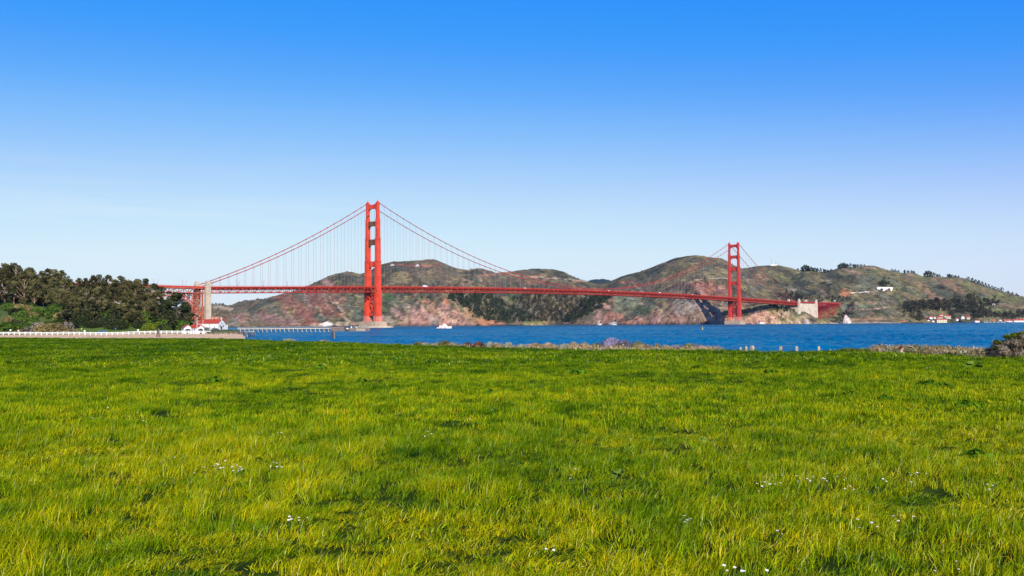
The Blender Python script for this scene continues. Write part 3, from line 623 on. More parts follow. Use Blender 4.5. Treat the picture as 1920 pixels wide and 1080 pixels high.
# north anchorage block with its pylons, then the crimson viaduct
for s0, v in ((1636, 1), (1636, -1), (1752, 1), (1752, -1)): pylon(s0, -v*16.5, 18, 75, 9.5, 6.5, CONW)
ab = MB()
ab.box(1646, 1747, -15.5, 15.5, 20, 61.5); ab.box(1628, 1642, -18.5, 18, 12, 50); ab.box(1712, 1744, -18.5, -15.6, 14, 42); ab.box(1664, 1667, -16.6, -15.6, 24, 61)
ab.build('anchorage_block', CONW, bridge)
N2 = 1760; N3 = 1938
viaduct(1625, N3, 8, 66, 9.5, REDF, REDF, None)
c = MB()
for k, s in enumerate((1772, 1790, 1812, 1822, 1842, 1852, 1876, 1888, 1910, 1926)):
    g = 6+k*.8
    for y in (-HALF, HALF): c.beam((s, y, g), (s, y, 58), 1.2, 1.2, up=(0, 1, 0))
    for j in range(4):
        zz = g+j*(57-g)/4; z2_ = g+(j+1)*(57-g)/4; c.beam((s, -13, zz), (s, 13, z2_), .4, .4); c.beam((s, -13, zz), (s, 13, zz), .4, .4)
        if k < 8 and k % 2: c.beam((s, -13.7, zz), (s+14, -13.7, z2_), .5, .5, up=(0, 1, 0))
c.build('viaduct_columns', REDF, bridge)
# road lamps along both edges of the deck
LAMPM = mat('lamp_metal', (.4, .16, .14), .6, .1, 1.0)
lamp = thing('street_lamp', 'slender street lamp on the near parapet of the bridge', 'street lamp')
m = MB(); m.tube([(0,0,0),(0,0,.4),(0,0,8.6)], [.34,.2,.16], 6); m.tube([(0,0,8.5),(0,.5,9.1),(0,2.0,9.2)], [.14,.14,.12], 6); m.build('post', LAMPM, lamp)
m = MB(); m.box(-.35, .35, 1.7, 3.0, 8.95, 9.3); m.build('lamp_head', LAMPM, lamp)
first = True; BR = math.atan2(UY, UX)
for s in [x for x in range(-560, 1650, 46)]:
    for v, nm in ((1, 'near'), (-1, 'far')):
        ss = s+(0 if v > 0 else 20)
        if min(abs(ss), abs(ss-1280)) < 9: ss += 12
        x, y = brd(ss, v*13.3); zz = zc(ss)+5.0
        seg = 'south side span, against the sky' if ss < 0 else ('main span between the towers' if ss < 1280 else 'north side span')
        if ss < -343: seg = 'approach left of the pylons'
        l = 'slender street lamp on the %s edge of the bridge, %s' % (nm, seg)
        if first: o = lamp; first = False
        else: o = dup(lamp)
        o.location = (x, y, zz); o.rotation_euler = (0, 0, BR+(0 if v > 0 else math.pi)); o['label'] = l; o['group'] = 'street lamps along the bridge deck'
# traffic on the deck: box vans and cars, a few pixels each
def vehicle(name, L, H, Wd, mt, label, cat, loc, rz, boxy, group=None):
    t = thing(name, label, cat, loc, rz, group); b = MB(); h0_ = .35
    if boxy: b.add([(-L/2,-Wd/2,h0_),(L/2,-Wd/2,h0_),(L/2,Wd/2,h0_),(-L/2,Wd/2,h0_),(-L/2,-Wd/2,H),(L/2-L*.12,-Wd/2,H),(L/2-L*.12,Wd/2,H),(-L/2,Wd/2,H),(L/2,-Wd/2,H*.5),(L/2,Wd/2,H*.5)],
                    [(0,3,2,1),(4,5,6,7),(0,1,8,5,4),(2,3,7,6,9),(1,2,9,8),(8,9,6,5),(3,0,4,7)])
    else:
        pr = [(-L/2,h0_),(L/2,h0_),(L/2,H*.55),(L*.28,H*.62),(L*.12,H),(-L*.25,H),(-L*.42,H*.62),(-L/2,H*.6)]; n = len(pr)
        b.add([(x, -Wd/2, z_) for x, z_ in pr]+[(x, Wd/2, z_) for x, z_ in pr], [tuple(range(n)), tuple(range(2*n-1, n-1, -1))]+[(k, n+k, n+(k+1) % n, (k+1) % n) for k in range(n)])
    b.build('body', mt, t)
    g = MB()
    if boxy: g.box(L*.1, L*.42, -Wd/2-.02, Wd/2+.02, H*.55, H*.82)
    else: g.box(-L*.24, L*.13, -Wd/2-.02, Wd/2+.02, H*.64, H*.92)
    g.build('window', DARK, t)
    for sx in (-.32, .32):
        for sy in (-1, 1):
            k = MB(); k.tube([(sx*L, sy*(Wd/2-.25), h0_), (sx*L, sy*(Wd/2+.03), h0_)], h0_, 10); k.build('wheel', DARK, t)
    return t
VW = mat('vehicle_white', (.82, .82, .8), .4, .03); VD = mat('vehicle_dark', (.05, .06, .09), .4, .1); VB = mat('vehicle_blue', (.05, .2, .5), .4, .1)
for s, L, H, mt, boxy, lb in ((118, 11, 3.4, VW, True, 'white bus on the bridge deck just right of the near tower'), (690, 5.2, 2.4, VW, True, 'white van on the bridge deck right of mid span above the valley woods'), (900, 6, 2.6, VW, True, 'small white van on the bridge deck left of the big hill'), (400, 4.8, 2.1, VW, True, 'tiny white van on the left half of the main span'), (1050, 5, 2.2, VW, True, 'white van on the bridge deck in front of the big green hill')):
    x, y = brd(s, 9.5); vehicle('van' if L < 8 else 'bus', L, H, 2.3, mt, lb, 'van' if L < 8 else 'bus', (x, y, zc(s)+4.9), BR, boxy)
for k, s in enumerate((1772, 1800, 1830, 1860)):
    x, y = brd(s, 11.5); vehicle('car', 4.5, 1.7, 1.8, (VW, VD)[k % 2], ('white', 'dark')[k % 2]+' car on the deck above the crimson viaduct, number %s from the pylons' % ('one', 'two', 'three', 'four')[k], 'car', (x, y, 66.3), BR, False)
# overhead road sign at the north end, green board
for s, v in ((1896, 12), ):
    x, y = brd(s, v); t = thing('road_sign', 'pale green board on a gantry at the north end of the bridge', 'road sign', (x, y, 66), BR)
    m = MB(); m.tube([(-7, 0, 0), (-7, 0, 8)], .25, 6); m.tube([(7, 0, 0), (7, 0, 8)], .25, 6); m.beam((-7, 0, 8), (7, 0, 8), .4); m.build('gantry', GREYM, t)
    m = MB(); m.box(-6, 6, -.55, -.3, 5.2, 8.6); m.build('board', mat('pale_green_board', (.45, .62, .5), .6, .05), t)
# ============================================================ near ground, sea, shore
LZ = 3.0
EDGE = [(-900,620),(-300,630),(0,632.3),(150,633.6),(300,633),(440,634.6),(560,638.5),(640,640.5),(700,642),(800,646.5),(900,650),(1000,651.5),(1100,653.5),(1340,655.5),(1450,656.5),(1550,655.5),(1690,658.5),(1760,661),(1860,667.5),(1920,668.5),(2100,676),(2700,700)]
_ex = np.array([e[0] for e in EDGE], float); _ed = []
for x, y in EDGE:
    d = ray(x, y); _ed.append((LZ+.13-EYE)/(d.z/d.y))
_eh = np.array([ray(x, 606).x/ray(x, 606).y for x in _ex]); _ed = np.array(_ed)
_ed[0] = 190; _ed[1] = 170
def edgeD(t): return np.interp(t, _eh, _ed)      # lawn edge distance for direction t = X/Y
def tx(x): return ray(x, 606).x/ray(x, 606).y
_cx = [tx(v) for v in (-900, 0, 350, 414, 420, 432, 446, 462, 476, 485)]; _cd = [2000, 1900, 1650, 1600, 1010, 960, 820, 300, 262, 190]
def coastD(t):
    c = np.interp(t, _cx, _cd); return np.where(t > _cx[-1], edgeD(t)+27, c)
def groundz(X, Y):
    X = np.asarray(X, float); Y = np.asarray(Y, float); t = X/np.maximum(Y, 1e-3); e = edgeD(t); c = coastD(t)
    bump = (fbm(X*.9, Y*.9, 3, 2)-.5)*.12+(fbm(X*.09, Y*.09, 2, 7)-.5)*.1
    lawn = LZ+bump
    base = np.where(t < tx(485), 1.1+.8*(fbm(X*.05, Y*.02, 3, 11)-.5)*1.0, 1.7+.5*(fbm(X*.2, Y*.2, 3, 12)-.5))
    k = np.clip((Y-e)/4.0, 0, 1); z = lawn*(1-k)+base*k
    off = Y-e; berm = 1.45+.12*(fbm(X*.3, Y*.3, 2, 12)-.5)+1.0*np.clip((off-7.5)/2.0, 0, 1); z = np.where(t >= tx(485), lawn*(1-np.clip(off/2.5, 0, 1))+berm*np.clip(off/2.5, 0, 1), z)
    sl = np.where(t < tx(485), 60, 9.0); z = np.where(Y > c-sl, z*np.clip((c-Y)/sl, 0, 1)-.02*(Y-(c-sl)), z)
    z = np.where(Y > c, np.maximum(-.3-(Y-c)*.1, -5), z)
    # bluff behind the beach at the left
    xpx = 960+FPX*t
    bl = np.clip((Y-690)/260, 0, 1)**.8*np.interp(xpx, [-700, 0, 120, 260, 300, 345, 372, 400], [34, 34, 30, 22, 16, 9, 2, 0])*np.clip((1900-Y)/500, 0, 1)
    return z+bl*(1+.5*(fbm(X*.02, Y*.02, 3, 4)-.5))+np.where(bl > 1, 2.0*(fbm(X*.06, Y*.06, 2, 6)-.5), 0)
ts_ = np.concatenate([np.linspace(tx(-900), tx(-60), 60)[:-1], np.linspace(tx(-60), tx(500), 180)[:-1], np.linspace(tx(500), tx(1980), 330)[:-1], np.linspace(tx(1980), tx(2700), 50)])
Dg = np.concatenate([np.linspace(-8, 3.4, 6), np.geomspace(3.8, 40, 120)[:], np.geomspace(40.7, 170, 170)[:], np.geomspace(172, 1950, 130)])
GX = ts_[:, None]*np.maximum(Dg, 2.5)[None, :]*1.0; GY = np.repeat(Dg[None, :], len(ts_), 0)
GX = np.where(GY < 3.5, ts_[:, None]*18, GX)
GX = np.where(GY < 25, ts_[:, None]*np.maximum(GY, 18), GX)       # widen the near strip round the camera
GZ = groundz(GX, np.maximum(GY, .5))
V = np.stack([GX, GY, GZ], -1).reshape(-1, 3); nx, ny = GX.shape
ii, jj = np.meshgrid(np.arange(nx-1), np.arange(ny-1), indexing='ij'); a = (ii*ny+jj).ravel(); F = np.stack([a, a+ny, a+ny+1, a+1], 1)
tt = GX/np.maximum(GY, .5); E = edgeD(tt); PXg = 960+FPX*tt; lawnm = np.clip((E+.6-GY)/.8, 0, 1)[..., None]
gn = fbm(GX*.4, GY*.2, 4, 70)[..., None]; gn2 = fbm(GX*.03, GY*.012, 3, 71)[..., None]
soil = C(.03, .052, .003)*(.7+.6*gn); sand = C(.88, .56, .3)*(.75+.5*gn); dune = C(.32, .25, .13)*(.6+.8*gn)
bluffc = C(.07, .11, .03)*(.6+.8*gn)*(1-np.clip((gn2-.5)*6, 0, 1))+C(.12, .16, .04)*np.clip((gn2-.5)*6, 0, 1)
left = (PXg < 485)[..., None]; far = np.clip((GY-470)/25, 0, 1)[..., None]; grs = C(.13, .19, .035)*(.7+.6*gn)
gc = np.where(left, sand, dune); gc = np.where(left, gc*(1-far)+grs*far, gc); bl2 = np.clip((GY-700)/40, 0, 1)[..., None]; gc = np.where(left, gc*(1-bl2)+bluffc*bl2, gc)
gc = gc*(1-lawnm)+soil*lawnm
ground = npmesh('ground', V, F, terrain_mat('near_ground', .15, 3.0), smooth=True); tint(ground, gc); tag(ground, kind='structure')
def gz(x, y): return float(groundz(np.array([x]), np.array([y]))[0])
# ---- sea
sm = bpy.data.materials.new('sea_water'); sm.use_nodes = True; t = sm.node_tree; L = t.links; p = t.nodes['Principled BSDF']
p.inputs['Specular IOR Level'].default_value = 0
g = N(t, 'ShaderNodeNewGeometry'); mp = N(t, 'ShaderNodeMapping'); mp.inputs['Scale'].default_value = (.9, 1.0, 1); L.new(g.outputs['Position'], mp.inputs['Vector'])
na = N(t, 'ShaderNodeTexNoise', i_Scale=.16, i_Detail=5.0, i_Roughness=.62, i_Distortion=.4); nb = N(t, 'ShaderNodeTexNoise', i_Scale=.9, i_Detail=3.0)
nc = N(t, 'ShaderNodeTexNoise', i_Scale=.006, i_Detail=4.0)
for q in (na, nb, nc): L.new(mp.outputs[0], q.inputs['Vector'])
ad = N(t, 'ShaderNodeMath', operation='MULTIPLY_ADD'); ad.inputs[1].default_value = .25; L.new(nb.outputs['Fac'], ad.inputs[0]); L.new(na.outputs['Fac'], ad.inputs[2])
bm = N(t, 'ShaderNodeBump', i_Strength=1.0, i_Distance=1.4); L.new(ad.outputs[0], bm.inputs['Height']); 
r = N(t, 'ShaderNodeValToRGB'); r.color_ramp.elements[0].position = .35; r.color_ramp.elements[1].position = .68
r.color_ramp.elements[0].color = (.0, .095, .2, 1); r.color_ramp.elements[1].color = (.0, .16, .3, 1); L.new(nc.outputs['Fac'], r.inputs['Fac'])
t.nodes.remove(p); df = N(t, 'ShaderNodeBsdfDiffuse'); gs = N(t, 'ShaderNodeBsdfGlossy'); gs.inputs['Roughness'].default_value = .1; gs.inputs['Color'].default_value = (.62, .95, 1, 1); ms = N(t, 'ShaderNodeMixShader'); fr = N(t, 'ShaderNodeFresnel'); fr.inputs['IOR'].default_value = 1.33
fm = N(t, 'ShaderNodeMath', operation='MULTIPLY'); fm.inputs[1].default_value = .5; L.new(bm.outputs[0], fr.inputs['Normal']); L.new(fr.outputs[0], fm.inputs[0]); L.new(fm.outputs[0], ms.inputs[0])
L.new(r.outputs[0], df.inputs[0]); L.new(bm.outputs[0], df.inputs['Normal']); L.new(bm.outputs[0], gs.inputs['Normal']); L.new(df.outputs[0], ms.inputs[1]); L.new(gs.outputs[0], ms.inputs[2]); L.new(ms.outputs[0], [q for q in t.nodes if q.type == 'OUTPUT_MATERIAL'][0].inputs[0])
tsea = np.concatenate([[-15, -4, -1.4], np.linspace(tx(330), tx(2000), 880), [.9, 1.4, 4, 15]])
Dsea = np.concatenate([[-3000, 0, 30, 45], np.arange(52, 420, .75), np.arange(420, 1000, 2.2), np.arange(1000, 3500, 8.0), [4500, 7000, 15000, 40000]])
SXg = tsea[:, None]*np.maximum(Dsea, 52)[None, :]; SYg = np.repeat(Dsea[None, :], len(tsea), 0)
amp = np.ones(SXg.shape); amp[:3] = 0; amp[-4:] = 0; amp[:, :4] = 0; amp[:, -4:] = 0
ca_, sa_ = math.cos(.5), math.sin(.5); wx_ = SXg*ca_+SYg*sa_; wy_ = -SXg*sa_+SYg*ca_
wv = .62*(ridged(wx_/9, wy_/4.2, 2, 301)-.55)+.5*(vnoise(wx_/16, wy_/7.5, 302)-.5)+.22*(vnoise(wx_/2.2, wy_/1.3, 303)-.5)
wv = wv*(.55+.9*vnoise(SXg/60, SYg/90, 305)); amp = amp*np.interp(SYg, [0, 60, 100, 500, 1000, 2500], [.3, .3, .8, 1, .8, .6])
Vw = np.stack([SXg, SYg, wv*amp*.75], -1).reshape(-1, 3); nx, ny = SXg.shape
ii, jj = np.meshgrid(np.arange(nx-1), np.arange(ny-1), indexing='ij'); a = (ii*ny+jj).ravel()
Vw[:, 2] *= 2.0
sea = npmesh('sea', Vw, np.stack([a, a+ny, a+ny+1, a+1], 1), sm, smooth=True); tag(sea, kind='structure')
# surf on the little beach at the left
# ---- shore rocks at the far side
def rock(name, loc, rx, ry, rz, m, label, seed, group=None, cat='rock'):
    rg = random.Random(seed); b = MB(); b.blob((0, 0, rz*.35), rx, ry, rz, 12, 8, .22, rg); o = b.build(name, m); o.location = loc; tag(o, label, cat, group); return o
RW = mat('whitish_rock', (.62, .48, .42), .95, .35, .15, bump=.6)
g = on(1588, 2950, 0); b = MB(); rg = random.Random(4)
prof = [(0, 1.0), (.25, .97), (.5, .8), (.72, .5), (.9, .22), (1.0, .03)]; n = 14; vs_ = []; fs = []
for hgt, wd in prof:
    for k in range(n):
        a_ = 2*math.pi*k/n; j = rg.uniform(.8, 1.15); vs_.append((math.cos(a_)*13.5*wd*j+(-3*hgt if hgt > .6 else 0), math.sin(a_)*10*wd*j, -1+hgt*27.5))
for i in range(len(prof)-1):
    for k in range(n): k2 = (k+1) % n; fs.append((i*n+k, i*n+k2, (i+1)*n+k2, (i+1)*n+k))
fs.append(tuple((len(prof)-1)*n+k for k in range(n))); b.add(vs_, fs); o = b.build('sea_rock', RW); o.location = g; tag(o, 'big pointed whitish rock standing at the waterline below the crimson viaduct', 'rock')
rock('shore_rock', on(1512, 2880, 0), 8, 6, 10, ROCK, 'rounded tan rock on the shore below the cream anchorage', 3)
rock('shore_rock', on(1124, 3060, 0), 7, 5, 4, RW, 'white rock at the waterline left of the orange slide', 5); rock('shore_rock', on(1151, 3030, 0), 10, 5, 2.6, RW, 'wide white rock at the waterline beside the orange slide', 6)
rk = thing('rocks', 'row', 'rock')
bpy.data.objects.remove(rk)
q = MB(); rg = random.Random(8)
for k in range(90):
    x = rg.uniform(1050, 1440); D = np.interp(x, [1050, 1100, 1200, 1300, 1370, 1450], [3160, 3235, 3060, 2855, 2785, 2835])-rg.uniform(0, 12); pnt = on(x, D, 0); s_ = rg.uniform(1, 3.2); q.blob((pnt.x, pnt.y, .2), s_*1.5, s_, s_, 7, 5, .3, rg)
for k in range(50):
    x = rg.uniform(430, 900); D = np.interp(x, [430, 495, 500, 680, 690, 900], [3140, 3140, 3290, 3225, 3110, 3060])-rg.uniform(0, 12); pnt = on(x, D, 0); s_ = rg.uniform(1, 2.8); q.blob((pnt.x, pnt.y, .2), s_*1.5, s_, s_, 7, 5, .3, rg)
tag(q.build('shore_rubble', ROCKD), 'dark wet boulders strewn along the far waterline', 'rocks', kind='stuff')
# ---- gable-roofed buildings
def house(name, label, cat, loc, rz, L_, W_, H, RH, wall=None, roof=None, wins=3, door=True, group=None, over=.4, chim=False):
    wall = wall or WHITE; roof = roof or ROOF
    t = thing(name, label, cat, loc, rz, group); m = MB()
    m.add([(-L_/2,-W_/2,-2),(L_/2,-W_/2,-2),(L_/2,W_/2,-2),(-L_/2,W_/2,-2),(-L_/2,-W_/2,H),(L_/2,-W_/2,H),(L_/2,W_/2,H),(-L_/2,W_/2,H),(-L_/2,0,H+RH),(L_/2,0,H+RH)],
          [(0,3,2,1),(0,1,5,4),(2,3,7,6),(1,2,6,9,5),(3,0,4,8,7),(4,5,9,8),(6,7,8,9)]); m.build('wall', wall, t)
    m = MB(); m.gable(-L_/2, L_/2, -W_/2, W_/2, H+.03, H+RH+.03, over, .28); rf = m.build('roof', roof, t)
    if chim: m = MB(); m.box(-L_*.2, -L_*.2+.8, -.4, .4, H+RH*.6, H+RH+1.3); m.build('chimney', CREAM, rf)
    for k in range(wins):
        x = -L_/2+L_*(k+.5)/wins; m = MB(); m.box(x-.55, x+.55, -W_/2-.05, -W_/2+.02, H*.35, H*.75); f = m.build('window', DARK, t)
    for y in (-W_*.22, W_*.22): m = MB(); m.box(L_/2-.02, L_/2+.05, y-.5, y+.5, H*.35, H*.75); m.build('window', DARK, t)
    if door: m = MB(); m.box(L_/2-.02, L_/2+.06, -.7, .7, 0, 2.3); m.build('door', DARK, t)
    return t
# lighthouse station beyond the north tower
t = house('fog_station', 'small white station building at the waterline just right of the far tower', 'building', on(1427, 2800, 2.2), .5, 17, 9, 5, 3, wins=3, chim=True)
m = MB(); m.box(-13, 13, -7, 7, -3, .2); m.build('plinth', PIERC, t)
# harbour houses at the right
HZ = [(1738,3240,10,16,9,5,4,'white double-gabled house above the left harbour sheds'),(1745,3220,16,9,7,4,3,'white house with a red roof beside the double-gabled one'),(1753,3260,15,6,6,4,2,'tiny cream house right of the white houses'),
 (1763,3230,12,13,9,6,4,'white house with a tall door right behind the long cream shed'),(1764,3290,23,10,8,4,2,'small red-roofed house highest among the trees'),(1774,3270,17,12,8,4,3,'red-roofed house left of the twin gables'),(1779,3250,16,12,8,6,3,'white and red gabled house at the right of the hillside group'),
 (1794,3230,9,7,7,4,2,'tiny white hut alone among the trees'),(1806,3300,15,24,9,4,4,'long red-roofed building standing alone among trees'),(1816,3290,14,9,9,5,4,'white gabled end house right of the long red roof'),
 (1831,3260,3,14,9,3,2,'low white shed left of the marina')]
for k, (x, D, zg, L_, W_, H, RH, lb) in enumerate(HZ):
    p = on(x, D-60, zg*.9); house('house', lb, 'house', p, (-.3, .2, 1.2)[k % 3]-.1, L_*1.1, W_*1.1, H*1.15, RH*1.15, wall=WHITE if k % 3 else CREAM, wins=3, group='harbour houses on the far shore')
house('boat_shed', 'white arched-front shed at the left end of the harbour', 'shed', on(1738.5, 3150, 1), -1.3, 12, 12, 5, 4, wins=2, over=.1)
house('boat_shed', 'smaller white shed right of the arched-front shed', 'shed', on(1748, 3150, 1), -1.3, 10, 9, 4, 3, wins=1, over=.1)
t = house('warehouse', 'long cream warehouse with a low red roof at the water edge', 'warehouse', on(1765, 3150, 1), -.1, 31, 14, 9, 3, wall=CREAM, wins=4)
house('shore_hut', 'small pale hut on the shore below the right bluff', 'hut', on(1693, 3060, 1), -.2, 11, 9, 5, 3, wins=1)
for k, (x, L_) in enumerate(((1843, 10), (1858, 34), (1875, 13), (1889, 26), (1905, 22), (1917, 24))):
    house('marina_building', ('white gabled boathouse at the left end of the marina','long red-roofed boathouse behind the left masts','white gable-ended boathouse in the middle of the marina','red-roofed boathouse right of the teal sail cover','red-roofed boathouse behind the right masts','large red-roofed boathouse at the right edge of the photo')[k], 'boathouse', on(x, 3350+6*k, 1), (1.35, -.05, 1.3, -.05, .1, .05)[k], L_, 12, 4+(k > 3), 5, wins=3)
def sailboat(x, D, hgt, label, L_=9, mast=True):
    t = thing('sailboat', label, 'sailboat', on(x, D, 0), R((x*37) % 60-30), group='moored sailboats in the marina')
    st = [(-.5,.75,.9),(-.25,1,.8),(0,1,.8),(.25,.8,.9),(.42,.35,1.0),(.5,.03,1.1)]; hw = L_*.15; vs_ = []; fs = []
    for a_, w_, h_ in st: vs_ += [(a_*L_, -hw*w_, h_), (a_*L_*.93, -hw*w_*.5, -.4), (a_*L_*.93, hw*w_*.5, -.4), (a_*L_, hw*w_, h_)]
    for i in range(5):
        for k in range(3): fs.append((i*4+k, i*4+k+1, i*4+k+5, i*4+k+4))
        fs.append((i*4+3, i*4, i*4+4, i*4+7))
    fs += [(3, 2, 1, 0), (20, 21, 22, 23)]
    m = MB(); m.add(vs_, fs); m.build('hull', WHITE, t)
    m = MB(); m.prism([(-.25*L_, -.7), (.15*L_, -.6), (.15*L_, .6), (-.25*L_, .7)], .85, 1.5, .85); m.build('cabin', WHITE, t)
    m = MB(); m.tube([(.05*L_, 0, 1.2), (.05*L_, 0, hgt)], .22, 6); m.build('mast', WHITE, t)
    m = MB(); m.tube([(.05*L_, 0, 2.4), (-.38*L_, 0, 2.4)], .28, 6); m.build('boom', GREYM, t)
for k, x in enumerate((1846.5, 1850.5, 1857, 1864.5, 1872, 1878.5, 1883.5, 1892, 1898, 1906.5, 1914.5, 1918.5)):
    sailboat(x, 3200-7*(k % 3), (17, 15, 11, 16, 12, 12, 12, 12, 10, 17, 17, 16)[k], 'moored white sailboat with a bare mast, %s from the left in the marina row' % ('first','second','third','fourth','fifth','sixth','seventh','eighth','ninth','tenth','eleventh','twelfth')[k])
m = MB(); m.box(-32, 32, -3, 3, -1, 2.6)
for k in range(9): m.box(-30+k*7.4, -29.3+k*7.4, -3.4, -3.0, -1, 3.3)
o = m.build('breakwater', WOODD); o.location = on(1711, 3020, 0); tag(o, 'long dark timber breakwater at the waterline beside the right bluff', 'breakwater')
# tunnel portal building on the right hill
p = hit(1660, 545); t = thing('tunnel_portal', 'white flat-topped tunnel portal with two dark arches on the right hillside', 'tunnel portal', (p.x-1, p.y-4, p.z-2), -.08)
m = MB(); L_ = 30*p.y/FPX; m.add([(-L_*.5,-2,11),(L_*.5,-2,11),(L_*.42,-2,-3),(-L_*.42,-2,-3),(-L_*.5,6,11),(L_*.5,6,11),(L_*.42,6,-3),(-L_*.42,6,-3)], [(0,3,2,1),(4,5,6,7),(0,1,5,4),(3,7,6,2),(0,4,7,3),(1,2,6,5)])
m.build('front_wall', WHITE, t)
for cx in (-L_*.2, L_*.25):
    m = MB(); pr = [(cx-5.2, -1), (cx+5.2, -1)]+[(cx+5.2*math.cos(a_), 2+5.2*math.sin(a_)) for a_ in [math.pi*k/10 for k in range(11)]]
    n = len(pr); m.add([(x, -2.3, z_) for x, z_ in pr]+[(x, -1.9, z_) for x, z_ in pr], [tuple(range(n)), tuple(range(2*n-1, n-1, -1))]+[(k, n+k, n+(k+1) % n, (k+1) % n) for k in range(n)]); m.build('tunnel_mouth', DARK if cx < 0 else mat('dark_red_arch', (.12, .03, .03), .8), t)
# masts on the ridge
for x, h_, lb in ((1449, 34, 'tallest thin radio mast, left one on the far ridge'), (1455.5, 20, 'middle thin radio mast on the far ridge'), (1460, 20, 'right thin radio mast on the far ridge')):
    p = hit(x, float(np.interp(x, [1445, 1465], [498.6, 499]))); t = thing('radio_mast', lb, 'radio mast', (p.x, p.y, p.z-2), 0)
    m = MB()
    for k in range(3): a_ = 2.1*k; m.tube([(1.6*math.cos(a_), 1.6*math.sin(a_), 0), (.4*math.cos(a_), .4*math.sin(a_), h_)], .22, 5)
    for k in range(8): m.beam((-1.3+k*.12, 0, k*h_/8), (1.3-k*.12, 0, (k+1)*h_/8), .2)
    m.build('lattice_mast', GREYM, t)
    m = MB(); m.tube([(0, 0, h_-1), (0, 0, h_+6)], .25, 5); m.build('antenna', WHITE, t)
p = hit(1452, 498.8); m = MB(); m.box(-16, 16, -5, 5, -2, 3.2); m.box(-8, 0, -4, 4, 3.2, 5); o = m.build('hilltop_station', WHITE); o.location = p; tag(o, 'low white building at the foot of the ridge radio masts', 'building')
for x, y, s_, lb in ((735.5, 498, 7, 'pale bunker on the left summit road nearest the tower'), (783.5, 498.5, 7, 'pale bunker on the left summit road farther right'), (1543, 510.5, 22, 'long white building under the ridge trees'), (1862, 571.5, 10, 'white hut on the green slope at the right')):
    p = hit(x, y); t = thing('hill_building', lb, 'building', (p.x, p.y-3, p.z-1), 0); m = MB(); m.box(-s_/2, s_/2, -4, 4, -2, 2.6); m.build('wall', WHITE, t); m = MB(); m.box(-s_/2-.5, s_/2+.5, -4.5, 4.5, 2.63, 3.1); m.build('roof', CONW, t); m = MB(); m.box(-s_*.2, s_*.2, -4.1, -3.98, .2, 2.2); m.build('door', DARK, t)
# ---- boat under way
bp = on(833, 1180, 0); t = thing('patrol_boat', 'white motor boat with orange-red markings under way right of the near tower', 'boat', (bp.x, bp.y, 0), .12)
st = [(-9,1.9,1.6),(-5,2.2,1.6),(0,2.3,1.8),(4,2.0,2.3),(7.2,1.1,2.8),(9,.1,3.1)]; vs_ = []; fs = []
for x, w_, h_ in st: vs_ += [(x, -w_, h_), (x*.95, -w_*.75, -.5), (x*.95, w_*.75, -.5), (x, w_, h_)]
for i in range(5):
    for k in range(3): fs.append((i*4+k, i*4+k+1, i*4+k+5, i*4+k+4))
    fs.append((i*4+3, i*4, i*4+4, i*4+7))
fs += [(3, 2, 1, 0), (20, 21, 22, 23)]; m = MB(); m.add(vs_, fs); m.build('hull', WHITE, t)
ORN = mat('boat_orange', (.8, .12, .05), .5, .1)
for a_, b_ in ((-7.6, -6.2), (-4.6, -2.8), (0, 2.0)): m = MB(); m.box(a_, b_, -2.42, 2.42, .3, 1.3); m.build('hull_stripe', ORN, t)
m = MB(); m.add([(-6.5,-1.8,1.5),(4.6,-1.8,1.9),(4.6,1.8,1.9),(-6.5,1.8,1.5),(-5.6,-1.6,3.6),(3.2,-1.6,3.8),(3.2,1.6,3.8),(-5.6,1.6,3.6)], [(0,3,2,1),(4,5,6,7),(0,1,5,4),(1,2,6,5),(2,3,7,6),(3,0,4,7)]); cb = m.build('cabin', WHITE, t)
m = MB(); m.prism([(-1.5,-1.2),(2.6,-1.2),(2.6,1.2),(-1.5,1.2)], 3.83, 5.6, .75); wh = m.build('wheelhouse', WHITE, cb)
m = MB(); m.box(-4.8, 2.4, -1.74, 1.74, 2.6, 3.1); m.build('window', DARK, cb)
for a_, b_ in ((-3.6, -2.0), (-5.2, -4.5)): m = MB(); m.box(a_, b_, -1, 1, 3.65, 4.3); m.build('life_raft', ORN, cb)
m = MB(); m.tube([(0, 0, 5.4), (0, 0, 9.5)], [.4, .12], 6); m.prism([(-.6,-.3),(.6,-.3),(.6,.3),(-.6,.3)], 5.5, 7.4, .4); m.build('mast', ORN, t)
m = MB(); m.tube([(5, -1.7, 2.6), (8.2, -.6, 3.6)], .12, 5); m.tube([(5, 1.7, 2.6), (8.2, .6, 3.6)], .12, 5); m.box(5.6, 8.4, -.8, .8, 2.3, 2.9); m.build('bow_rail', ORN, t)
FOAM = mat('foam', (.75, .78, .8), .9, .1, .6)
m = MB(); rg = random.Random(2)
for k in range(26): m.blob((bp.x-9-k*.55+rg.uniform(-.4, .4), bp.y-1.1-k*.07+rg.uniform(-1, 1)*(.5+k*.04), .05), rg.uniform(.5, 1.2), rg.uniform(.4, .8), .3*(1-k/34), 7, 5, .2, rg)
tag(m.build('wake', FOAM), 'short white wake of foam trailing behind the motor boat', 'wake', kind='stuff')
# buoy
bp = on(1317, 640, 0); t = thing('buoy', 'small yellow buoy floating on open water left of the far tower', 'buoy', bp, 0); YEL = mat('yellow_paint', (.75, .5, .04), .5)
m = MB(); m.tube([(0,0,-.4),(0,0,.5),(0,0,.7)], [.7,.75,.4], 10); m.build('float', YEL, t); m = MB(); m.tube([(0,0,.6),(0,0,1.9)], [.3,.12], 6); m.blob((0,0,2.0), .28, .28, .28); m.build('topmark', YEL, t)
